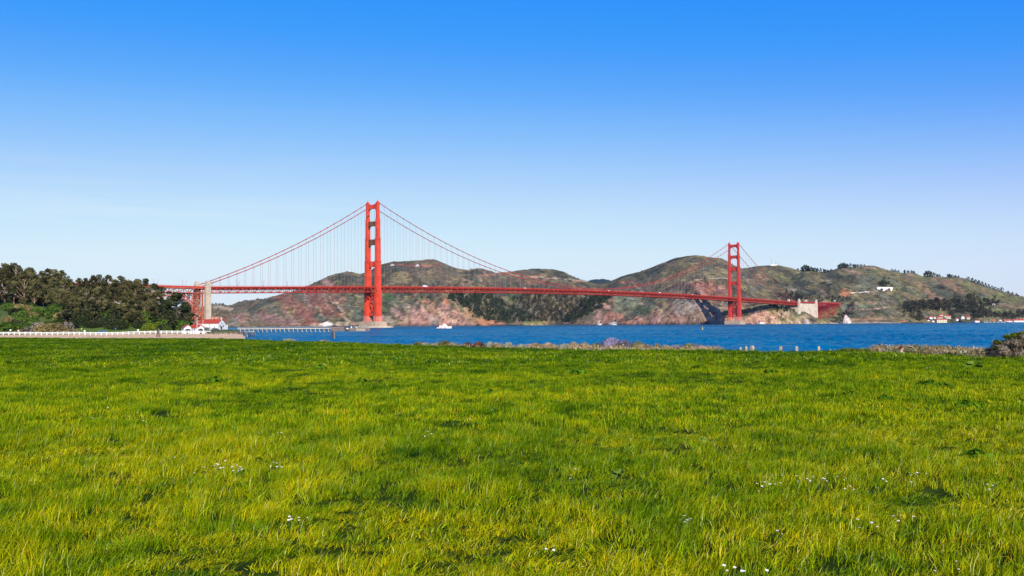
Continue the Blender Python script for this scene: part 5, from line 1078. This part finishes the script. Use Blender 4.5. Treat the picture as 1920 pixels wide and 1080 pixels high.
# big weathered bush at the right edge
D = 47.0; p = on(1900, D, 0); zb = gz(p.x, p.y)+.25; t = thing('weathered_bush', 'big weathered bush of grey twigs with green tufts at the right edge of the lawn', 'bush', (p.x, p.y, zb), 0)
rn = np.random.default_rng(3); TW = leafmat('grey_twigs', (.12, .095, .06), (.34, .27, .19), 2.0, .05); m = MB(); rg4 = random.Random(9); s_ = D/FPX
def cc(x, y): q = at(x, y, D); return Vector((q.x-p.x, 0, q.z-zb))
ends = []
for k in range(110):
    x = rg4.uniform(1866, 1960); ym = np.interp(x, [1866, 1880, 1900, 1920, 1960], [655, 643, 634, 628, 620]); e = cc(x, rg4.uniform(ym, 668)); e.y = rg4.uniform(-.9, .9); b0 = Vector((rg4.uniform(-.3, 1.0), rg4.uniform(-.2, .2), -.3)); md = (b0+e)/2+Vector((rg4.uniform(-.2, .2), rg4.uniform(-.2, .2), rg4.uniform(-.1, .15)))
    m.tube([b0, md, e], [.03, .018, .006], 4, cap=False); ends.append(e)
m.build('branch', mat('grey_branch', (.25, .19, .15), .95, .4, 4.0), t)
Q = [leaves(150, rn, e, (.2, .2, .16), .045) for e in ends]; 
for e in ends:
    n = 26; b = np.array(e)+rn.normal(0, .1, (n, 3)); tp = b+rn.normal(0, .17, (n, 3)); w = rn.normal(0, .005, (n, 3)); Q.append(np.stack([b-w, b+w, tp+w*.4, tp-w*.4], 1))
quads(np.concatenate(Q), 'twigs', TW, parent=t)
GT = leafmat('green_tufts', (.03, .06, .008), (.16, .2, .02), 5.0, .2); Q = []
for x, y, rx, ry in ((1869,641,5,3.5),(1878,642,4,3),(1887,631,6,3.5),(1893,631,5,3),(1901,628,6,4),(1908,630,5,4),(1918,626,7,4.5),(1930,622,8,5),(1867,654,4,2.5),(1943,626,8,5),(1889,645,4,3),(1903,641,5,3),(1914,650,5,3),(1880,657,4,3)):
    c = cc(x, y); Q.append(leaves(420, rn, c, (rx*s_, rx*s_, ry*s_), .05))
quads(np.concatenate(Q), 'leaf_tufts', GT, parent=t)
for k, (x, D_, h_) in enumerate(((1823, 57, .55), (1829, 57, .5), (1836, 56.5, .35))):
    p = on(x, D_, 0); p.z = gz(p.x, p.y); q = MB(); q.tube([(0, 0, -.2), (.02, 0, h_*.7), (.05, 0, h_*1.3)], [.11, .09, .03], 6); o = q.build('stone', RW); o.location = p; tag(o, ('tallest pale pinkish stone in the dune growth', 'middle pale pinkish stone in the dune growth', 'lower pale pinkish stone in the dune growth')[k], 'stone', 'pale stones in the dune growth')
# ============================================================ the person on the path beyond the lawn, walking right
D = 58.0; hp = at(1688.5, 649, D); gp = gz(hp.x, D); Hh = 1.74; zf = hp.z-Hh
SKIN = mat('skin', (.62, .36, .26), .6, .06); HAIR = mat('brown_hair', (.09, .035, .02), .6, .3, 8.0); SHIRT = mat('white_shirt', (.8, .78, .78), .9, .04); LEG = mat('dark_leggings', (.03, .03, .04), .8)
per = thing('person', 'person with brown ponytail, sunglasses and white top walking beyond the lawn edge', 'person', (hp.x, D, zf), 0)
def skin(name, V_, E_, Rr, mt, sub=2):
    me = bpy.data.meshes.new(name); me.from_pydata([tuple(v) for v in V_], E_, []); o = bpy.data.objects.new(name, me); COL.objects.link(o); me.materials.append(mt); o.parent = per
    md = o.modifiers.new('skin', 'SKIN'); md.use_smooth_shade = True
    if not me.skin_vertices: me.skin_vertices.new()
    for i, r_ in enumerate(Rr): me.skin_vertices[0].data[i].radius = r_ if hasattr(r_, '__len__') else (r_, r_)
    me.skin_vertices[0].data[0].use_root = True
    o.modifiers.new('sub', 'SUBSURF').levels = sub; o.modifiers['sub'].render_levels = sub; return o
bv = [(0,0,.93),(0,0,1.1),(.01,0,1.3),(.03,0,1.43),(.05,0,1.5),(.06,0,1.56),(.075,0,1.63),(.07,0,1.69),
      (.02,.17,1.4),(-.1,.21,1.14),(-.02,.22,.92),(.02,.22,.84),(.02,-.17,1.4),(.12,-.21,1.15),(.28,-.2,1.02),(.36,-.19,1.0),
      (0,.09,.88),(-.1,.1,.5),(-.28,.1,.12),(-.2,.1,.06),(0,-.09,.88),(.18,-.1,.5),(.24,-.1,.09),(.38,-.1,.05)]
be = [(0,1),(1,2),(2,3),(3,4),(4,5),(5,6),(6,7),(3,8),(8,9),(9,10),(10,11),(3,12),(12,13),(13,14),(14,15),(0,16),(16,17),(17,18),(18,19),(0,20),(20,21),(21,22),(22,23)]
brr = [.13,.12,.14,.1,.055,.055,(.085,.075),(.075,.065),.055,.04,.03,.025,.055,.04,.03,.025,.085,.058,.04,.03,.085,.058,.04,.03]
skin('body', bv, be, brr, SKIN)
skin('shirt', [(0,0,.95),(0,0,1.12),(.01,0,1.3),(.03,0,1.41),(.02,.17,1.4),(-.05,.2,1.27),(.02,-.17,1.4),(.07,-.2,1.28)], [(0,1),(1,2),(2,3),(3,4),(4,5),(3,6),(6,7)], [.145,.135,.155,.115,.075,.065,.075,.065], SHIRT)
skin('leggings', [(0,0,.92),(0,.09,.86),(-.1,.1,.5),(-.26,.1,.16),(0,-.09,.86),(.18,-.1,.5),(.235,-.1,.14)], [(0,1),(1,2),(2,3),(0,4),(4,5),(5,6)], [.14,.095,.066,.047,.095,.066,.047], LEG)
m = MB(); m.blob((.04, 0, 1.655), .11, .09, .1, 12, 8); m.blob((-.03, 0, 1.6), .06, .07, .08, 10, 6); m.tube([(-.06, 0, 1.6), (-.14, 0, 1.55), (-.19, 0, 1.46)], [.045, .04, .015], 8); m.build('hair', HAIR, per, True)
m = MB(); m.blob((.1, 0, 1.615), .075, .066, .1, 12, 9); m.blob((.178, 0, 1.605), .018, .014, .022, 8, 6); m.blob((.165, 0, 1.56), .014, .025, .01, 8, 5); m.blob((.06, -.07, 1.61), .018, .012, .03, 8, 5); m.blob((.06, .07, 1.61), .018, .012, .03, 8, 5); m.build('face', SKIN, per, True)
m = MB(); m.box(.15, .176, -.06, -.008, 1.615, 1.65); m.box(.15, .176, .008, .06, 1.615, 1.65); m.box(.16, .172, -.01, .01, 1.635, 1.645); m.box(.06, .16, -.073, -.068, 1.632, 1.642); m.box(.06, .16, .068, .073, 1.632, 1.642); m.build('sunglasses', mat('brown_lens', (.09, .03, .03), .2, .05), per)
for sg in (-1, 1):
    m = MB(); bx, by, bz = ((.02, .22, .84) if sg > 0 else (.36, -.19, 1.0)); 
    for k in range(5): m.tube([(bx, by+(-.03+.015*k), bz), (bx+.04, by+(-.035+.017*k), bz-(.05 if sg > 0 else -.01)), (bx+.05, by+(-.035+.017*k), bz-(.08 if sg > 0 else -.02))], [.01, .009, .007], 5)
    m.build('hand', SKIN, per, True)
m = MB()
for x, y, z_ in ((-.16, .1, .035), (.34, -.1, .035)): m.blob((x, y, z_), .14, .05, .05, 10, 6)
m.build('shoes', WHITE, per, True)
# ============================================================ the lawn
GM = bpy.data.materials.new('grass_blades'); GM.use_nodes = True; t = GM.node_tree; L = t.links; t.nodes.clear()
g = N(t, 'ShaderNodeNewGeometry'); n1_ = N(t, 'ShaderNodeTexNoise', i_Scale=1.3, i_Detail=5.0, i_Roughness=.72); L.new(g.outputs['Position'], n1_.inputs['Vector'])
r = N(t, 'ShaderNodeValToRGB'); el = r.color_ramp.elements; el[0].position = .38; el[0].color = (.02, .08, .001, 1); el[1].position = .64; el[1].color = (.42, .42, .003, 1); e = el.new(.5); e.color = (.165, .26, .002, 1)
sx_ = N(t, 'ShaderNodeSeparateXYZ'); L.new(g.outputs['Position'], sx_.inputs[0]); fy = N(t, 'ShaderNodeMapRange'); fy.inputs['From Min'].default_value = 12; fy.inputs['From Max'].default_value = 60; fy.inputs['To Min'].default_value = .03; fy.inputs['To Max'].default_value = -.07; L.new(sx_.outputs['Y'], fy.inputs['Value'])
n3_ = N(t, 'ShaderNodeTexNoise', i_Scale=.22, i_Detail=3.0); L.new(g.outputs['Position'], n3_.inputs['Vector']); mm_ = N(t, 'ShaderNodeMix', data_type='FLOAT'); mm_.inputs[0].default_value = .3; L.new(n1_.outputs['Fac'], mm_.inputs[2]); L.new(n3_.outputs['Fac'], mm_.inputs[3])
sm_ = N(t, 'ShaderNodeMath', operation='ADD'); L.new(mm_.outputs[0], sm_.inputs[0]); L.new(fy.outputs[0], sm_.inputs[1]); L.new(sm_.outputs[0], r.inputs['Fac'])
vt = N(t, 'ShaderNodeAttribute', attribute_name='tone'); mixr = N(t, 'ShaderNodeMix', data_type='RGBA', blend_type='MULTIPLY'); mixr.inputs[0].default_value = 1.0
L.new(r.outputs[0], mixr.inputs[6]); L.new(vt.outputs['Color'], mixr.inputs[7])
d = N(t, 'ShaderNodeBsdfDiffuse'); tr = N(t, 'ShaderNodeBsdfTranslucent'); gl = N(t, 'ShaderNodeBsdfGlossy'); gl.inputs['Roughness'].default_value = .38; gl.inputs['Color'].default_value = (.9, .95, .7, 1)
mx = N(t, 'ShaderNodeMixShader'); mx.inputs[0].default_value = .14; mx2 = N(t, 'ShaderNodeMixShader'); mx2.inputs[0].default_value = .005
L.new(mixr.outputs[2], d.inputs[0]); L.new(mixr.outputs[2], tr.inputs[0]); L.new(d.outputs[0], mx.inputs[1]); L.new(tr.outputs[0], mx.inputs[2]); L.new(mx.outputs[0], mx2.inputs[1]); L.new(gl.outputs[0], mx2.inputs[2])
o = N(t, 'ShaderNodeOutputMaterial'); L.new(mx2.outputs[0], o.inputs['Surface'])
def tuftmesh(seed, nb, rad, hmin, hmax, wdt, lean, dry=.045):
    rn = np.random.default_rng(seed); Vv = []; Ff = []; T = []
    for k in range(nb):
        a_ = rn.uniform(0, 6.28); rr_ = rad*math.sqrt(rn.uniform()); b = np.array([rr_*math.cos(a_), rr_*math.sin(a_), -.01]); h_ = rn.uniform(hmin, hmax); w = wdt*rn.uniform(.6, 1.3)
        la = rn.uniform(0, 6.28); ln = rn.normal(0, lean); dr = np.array([math.cos(la), math.sin(la), 0])*ln+np.array([.35, .12, 0])*lean; fa = rn.uniform(0, 3.14); s_ = np.array([math.cos(fa), math.sin(fa), 0])*w
        n0 = len(Vv)*1; p1 = b+dr*h_*.35+np.array([0, 0, h_*.55]); p2 = b+dr*h_*1.1+np.array([0, 0, h_*(1-.25*min(1, abs(ln)))])
        Vv += [b-s_*.8, b+s_*.8, p1+s_*.75, p1-s_*.75, p2, p2]; Ff += [(n0, n0+1, n0+2, n0+3), (n0+3, n0+2, n0+4, n0+5)]
        q = rn.uniform(); c = np.array([1, 1, 1])*rn.uniform(.25, 1.65)
        if q < dry: c = np.array([2.2, 1.8, 60.0])*rn.uniform(.6, 1.2)
        elif q < dry+.1: c = np.array([1.9, 1.2, 3.0])*rn.uniform(.5, 1.1)
        elif q < dry+.22: c = np.array([.65, .9, 1.5])
        T += [c, c, c, c, c, c]
    o = npmesh('grass_tuft', np.array(Vv), np.array(Ff), GM, link=False); ca = o.data.color_attributes.new('tone', 'FLOAT_COLOR', 'POINT'); ca.data.foreach_set('color', np.concatenate([np.array(T), np.ones((len(T), 1))], 1).astype(np.float32).ravel()); return o
def scatter(name, label, cat, pts, rots, scl, idx, sources):
    """points carrying attributes, turf tufts instanced on them"""
    me = bpy.data.meshes.new(name); me.vertices.add(len(pts)); me.vertices.foreach_set('co', pts.astype(np.float32).ravel())
    for nm, ty, dt in (('rot', 'FLOAT_VECTOR', rots), ('scl', 'FLOAT_VECTOR', scl)): a_ = me.attributes.new(nm, ty, 'POINT'); a_.data.foreach_set('vector', dt.astype(np.float32).ravel())
    a_ = me.attributes.new('idx', 'INT', 'POINT'); a_.data.foreach_set('value', idx.astype(np.int32))
    o = bpy.data.objects.new(name, me); COL.objects.link(o); c = bpy.data.collections.new(name+'_sources')
    for s_ in sources: c.objects.link(s_)
    ng = bpy.data.node_groups.new(name, 'GeometryNodeTree'); ng.interface.new_socket('Geometry', in_out='INPUT', socket_type='NodeSocketGeometry'); ng.interface.new_socket('Geometry', in_out='OUTPUT', socket_type='NodeSocketGeometry')
    gi = ng.nodes.new('NodeGroupInput'); go = ng.nodes.new('NodeGroupOutput'); mp_ = ng.nodes.new('GeometryNodeMeshToPoints'); ip_ = ng.nodes.new('GeometryNodeInstanceOnPoints'); ci = ng.nodes.new('GeometryNodeCollectionInfo')
    ci.inputs['Collection'].default_value = c; ci.inputs['Separate Children'].default_value = True; ci.inputs['Reset Children'].default_value = True; ip_.inputs['Pick Instance'].default_value = True
    def na(nm, dt): n_ = ng.nodes.new('GeometryNodeInputNamedAttribute'); n_.data_type = dt; n_.inputs['Name'].default_value = nm; return n_.outputs['Attribute']
    k = ng.links.new; k(gi.outputs[0], mp_.inputs[0]); k(mp_.outputs[0], ip_.inputs['Points']); k(ci.outputs[0], ip_.inputs['Instance']); k(na('idx', 'INT'), ip_.inputs['Instance Index'])
    er = ng.nodes.new('FunctionNodeEulerToRotation'); k(na('rot', 'FLOAT_VECTOR'), er.inputs[0]); k(er.outputs[0], ip_.inputs['Rotation']); k(na('scl', 'FLOAT_VECTOR'), ip_.inputs['Scale']); k(ip_.outputs[0], go.inputs[0])
    md = o.modifiers.new('scatter', 'NODES'); md.node_group = ng; return tag(o, label, cat, kind='stuff')
rn = np.random.default_rng(21)
near_t = [tuftmesh(i, 34, .085, .05, .125, .0030, .6) for i in range(7)]
mid_t = [tuftmesh(20+i, 40, .16, .05, .115, .0052, .5) for i in range(5)]
far_t = [tuftmesh(40+i, 44, .34, .05, .12, .012, .45) for i in range(5)]
def field(D0, D1, dens, marg):
    A = (tx(1920+marg)-tx(-marg))*.5*(D1*D1-D0*D0); n = int(A*dens); Y = np.sqrt(rn.uniform(D0*D0, D1*D1, n)); T_ = rn.uniform(tx(-marg), tx(1920+marg), n); X = T_*Y
    ok = Y < edgeD(T_)+.5; return X[ok], Y[ok]
def lawn(name, label, bands, src):
    P_ = [field(*b) for b in bands]; X = np.concatenate([p[0] for p in P_]); Y = np.concatenate([p[1] for p in P_]); Z = groundz(X, Y)
    hm = fbm(X*.9, Y*.7, 3, 80); hb = fbm(X*.22, Y*.13, 3, 81); h3 = fbm(X*2.6, Y*1.8, 2, 84); hs_ = .32+.8*np.clip((hm-.3)*2.0, 0, 1)+.35*np.clip((hb-.5)*5, 0, 1)+.7*np.clip((h3-.35)*2.2, 0, 1); hs_ = np.where(Y > 40, np.minimum(hs_, 1.3), hs_)
    # bald hollows where the turf is thin and short
    n = len(X); scl = np.stack([rn.uniform(.85, 1.25, n), rn.uniform(.85, 1.25, n), hs_*rn.uniform(.75, 1.25, n)], 1); rot = np.stack([rn.normal(0, .16, n), rn.normal(0, .16, n), rn.uniform(-.9, .9, n)], 1)
    print(name, n); return scatter(name, label, 'grass', np.stack([X, Y, Z], 1), rot, scl, rn.integers(0, len(src), n), src)
lawn('lawn_grass', 'bright green uncut lawn filling the foreground', [(3.2, 9, 100, 1300), (9, 15, 76, 800)], near_t)
lawn('lawn_grass', 'lawn grass in the middle distance', [(15, 24, 34, 500), (24, 38, 25, 330)], mid_t)
lawn('lawn_grass', 'lawn grass towards the shore', [(38, 70, 9, 260), (70, 175, 5, 160)], far_t)
# ---- weeds and daisies, where the photograph shows them
WEED = leafmat('mallow_leaves', (.05, .13, .006), (.14, .26, .012), 6.0, .25); WEEDP = leafmat('pale_leaves', (.12, .22, .02), (.24, .34, .05), 6.0, .25)
def weedmesh(seed, m, n=26, r_=.22, h_=.16, ls=.055):
    rn2 = np.random.default_rng(seed); Vv = []; Ff = []
    for k in range(n):
        a_ = rn2.uniform(0, 6.28); q = r_*math.sqrt(rn2.uniform()); c = np.array([q*math.cos(a_), q*math.sin(a_), h_*(1-.5*q/r_)*rn2.uniform(.5, 1.1)]); nr = np.array([math.cos(a_)*.5, math.sin(a_)*.5, 1])+rn2.normal(0, .3, 3); nr /= np.linalg.norm(nr)
        t_ = np.cross(nr, [0.3, 1, .1]); t_ /= np.linalg.norm(t_); b = np.cross(nr, t_); s_ = ls*rn2.uniform(.6, 1.3); n0 = len(Vv); m_ = 8; Vv.append(c-nr*s_*.15)
        for j in range(m_): f = 2*math.pi*j/m_; rad = s_*(1+.18*math.cos(5*f)); Vv.append(c+(t_*math.cos(f)+b*math.sin(f))*rad)
        for j in range(m_): Ff.append((n0, n0+1+j, n0+1+(j+1) % m_))
        n0 = len(Vv); base = np.array([c[0]*.2, c[1]*.2, 0]); w = np.array([.003, .002, 0]); Vv += [base-w, base+w, c]; Ff.append((n0, n0+1, n0+2))
    o = npmesh('weed', np.array(Vv), np.array(Ff), m, link=False); return o.data
WM = [weedmesh(i, WEED, 34) for i in range(3)]+[weedmesh(9, WEEDP, 9, .1, .12, .06)]
def lawnpt(x, y):
    q = at_z(x, y, LZ+.05); q.z = gz(q.x, q.y); return q
WL = [(269,648,0,1.6,'small dark weed clump near the top left of the lawn'),(180,676,1,1.5,'dark leafy weed left of the middle, far up the lawn'),(745,672,0,1.4,'dark weed clump below the near tower'),(815,671,1,1.0,'small weed clump right of the one below the tower'),(676,714,2,.9,'round leafy weed with pale leaves in the upper lawn'),(658,699,1,.8,'small weed just above the round leafy weed'),(400,715,0,1.3,'dark weed patch in the upper left lawn'),(1085,702,0,1.5,'dark bushy weed clump in the upper middle of the lawn'),(920,735,1,.8,'sparse weed clump in the middle of the lawn'),(1012,730,3,1.2,'pale broad leaf pair in the middle of the lawn'),(1160,888,3,.8,'pale green broad leaves low in the middle of the lawn'),(1445,698,2,1.0,'small dark weed in the right upper lawn'),
      (1780,668,3,2.0,'pale leafy weed near the dune growth at the right'),(1802,668,3,1.6,'second pale leafy weed near the dune growth'),(1820,690,3,2.0,'pale leafy weed below the dune growth'),(1838,690,3,1.6,'pale leafy weed right of the other pale ones'),(1660,745,2,1.0,'weed clump at the right middle of the lawn'),(1740,720,1,1.3,'dark weed patch in the right upper lawn'),(1770,726,0,1.2,'dark weed patch right of its neighbour in the upper lawn'),(1812,760,1,1.1,'tall weed tuft at the right of the lawn'),(1318,824,3,.7,'single pale leaf rosette right of the middle'),(486,856,3,.7,'single pale leaf rosette right of the left daisies'),(1830,850,0,.8,'dark weed tuft at the lower right'),(1597,740,2,1.0,'dark weed left of the right-hand weeds'),(600,690,1,1.2,'dark low weed left of the tower line'),(1310,690,0,1.2,'dark low weed right of the middle')]
for x, y, i, s_, lb in WL:
    o = bpy.data.objects.new('weed', WM[i]); COL.objects.link(o); o.location = lawnpt(x, y); s_ *= .9; o.scale = (s_, s_, s_*1.1); o.rotation_euler = (0, 0, x); tag(o, lb, 'weed', 'broad-leaved weeds in the lawn')
PET = mat('daisy_petals', (.85, .82, .8), .7, .03); EYEM = mat('daisy_centre', (.7, .45, .03), .8); STEM = mat('daisy_stem', (.1, .2, .03), .8)
dz = thing('daisy', 'x', 'daisy', (0, 0, -50)); m = MB(); m.tube([(0, 0, 0), (.004, 0, .06), (0, 0, .115)], .0018, 4); m.build('stem', STEM, dz)
m = MB(); vs_ = [(0, 0, .116)]; fs = []
for k in range(26): a_ = 2*math.pi*k/26; r_ = .0125 if k % 2 else .0095; vs_.append((r_*math.cos(a_), r_*math.sin(a_), .119))
for k in range(26): fs.append((0, 1+k, 1+(k+1) % 26))
m.add(vs_, fs); m.build('petals', PET, dz); m = MB(); m.blob((0, 0, .118), .0035, .0035, .003, 8, 5); m.build('flower_centre', EYEM, dz)
CL = [(410,875,26,10,15,'in the dense cluster right of the lower left'),(448,882,12,12,10,'in the dense cluster right of the lower left'),(516,880,26,12,7,'just right of the dense daisy cluster'),(508,822,24,10,5,'above the dense daisy cluster'),(335,857,20,10,4,'left of the dense daisy cluster'),(560,975,22,8,6,'in the row low on the left'),(806,815,14,6,4,'pair in the middle of the lawn'),(1082,900,22,14,4,'sparse ones low in the middle'),(1034,1024,8,6,3,'low down at the centre bottom'),(1445,915,40,18,14,'in the scattered drift at the lower right'),(1520,902,40,10,12,'in the scattered drift at the lower right'),(1600,908,60,14,12,'in the scattered drift at the lower right'),(1720,898,20,12,6,'right of the scattered drift'),(1850,920,16,8,5,'near the right edge of the photo'),(1660,985,50,12,8,'in the row below the drift'),(1466,1004,10,6,2,'single bright ones low on the right'),(1370,1064,40,8,6,'at the bottom right of centre'),(1290,980,14,6,4,'left of the scattered drift'),(1790,1070,30,8,3,'at the bottom right'),(1755,690,30,6,4,'far up at the right'),(870,765,200,30,8,'sparse ones in the middle distance'),(200,800,100,30,6,'at the middle left')]
rg5 = random.Random(31); fd = True
for cx, cy_, rx, ry, n, lb in CL:
    for k in range(n):
        q = lawnpt(cx+rg5.gauss(0, rx*.55), cy_+rg5.gauss(0, ry*.5)); o = dz if fd else dup(dz); fd = False
        o.location = q; s_ = rg5.uniform(.6, 1.1)*(1 if q.y < 14 else 1.2); o.scale = (s_, s_, rg5.uniform(.7, 1.1)); o.rotation_euler = (rg5.uniform(-.1, .5), rg5.uniform(-.3, .3), rg5.uniform(-.5, .5)); o['label'] = 'small white daisy %s' % lb; o['group'] = 'white daisies in the lawn'
# ============================================================ the air over the strait
hz = MB(); hz.box(-9000, 9000, -400, 11000, -9, 420)
HM = bpy.data.materials.new('haze'); HM.use_nodes = True; t = HM.node_tree; t.nodes.clear(); pv = N(t, 'ShaderNodeVolumePrincipled'); pv.inputs['Density'].default_value = 1.1e-5; pv.inputs['Color'].default_value = (.55, .75, 1.0, 1); pv.inputs['Anisotropy'].default_value = .2
o = N(t, 'ShaderNodeOutputMaterial'); t.links.new(pv.outputs[0], o.inputs['Volume'])
hz = hz.build('haze', HM); tag(hz, 'thin bluish haze over the strait', 'haze', kind='stuff')
scene.cycles.volume_step_rate = 50; scene.cycles.volume_max_steps = 8
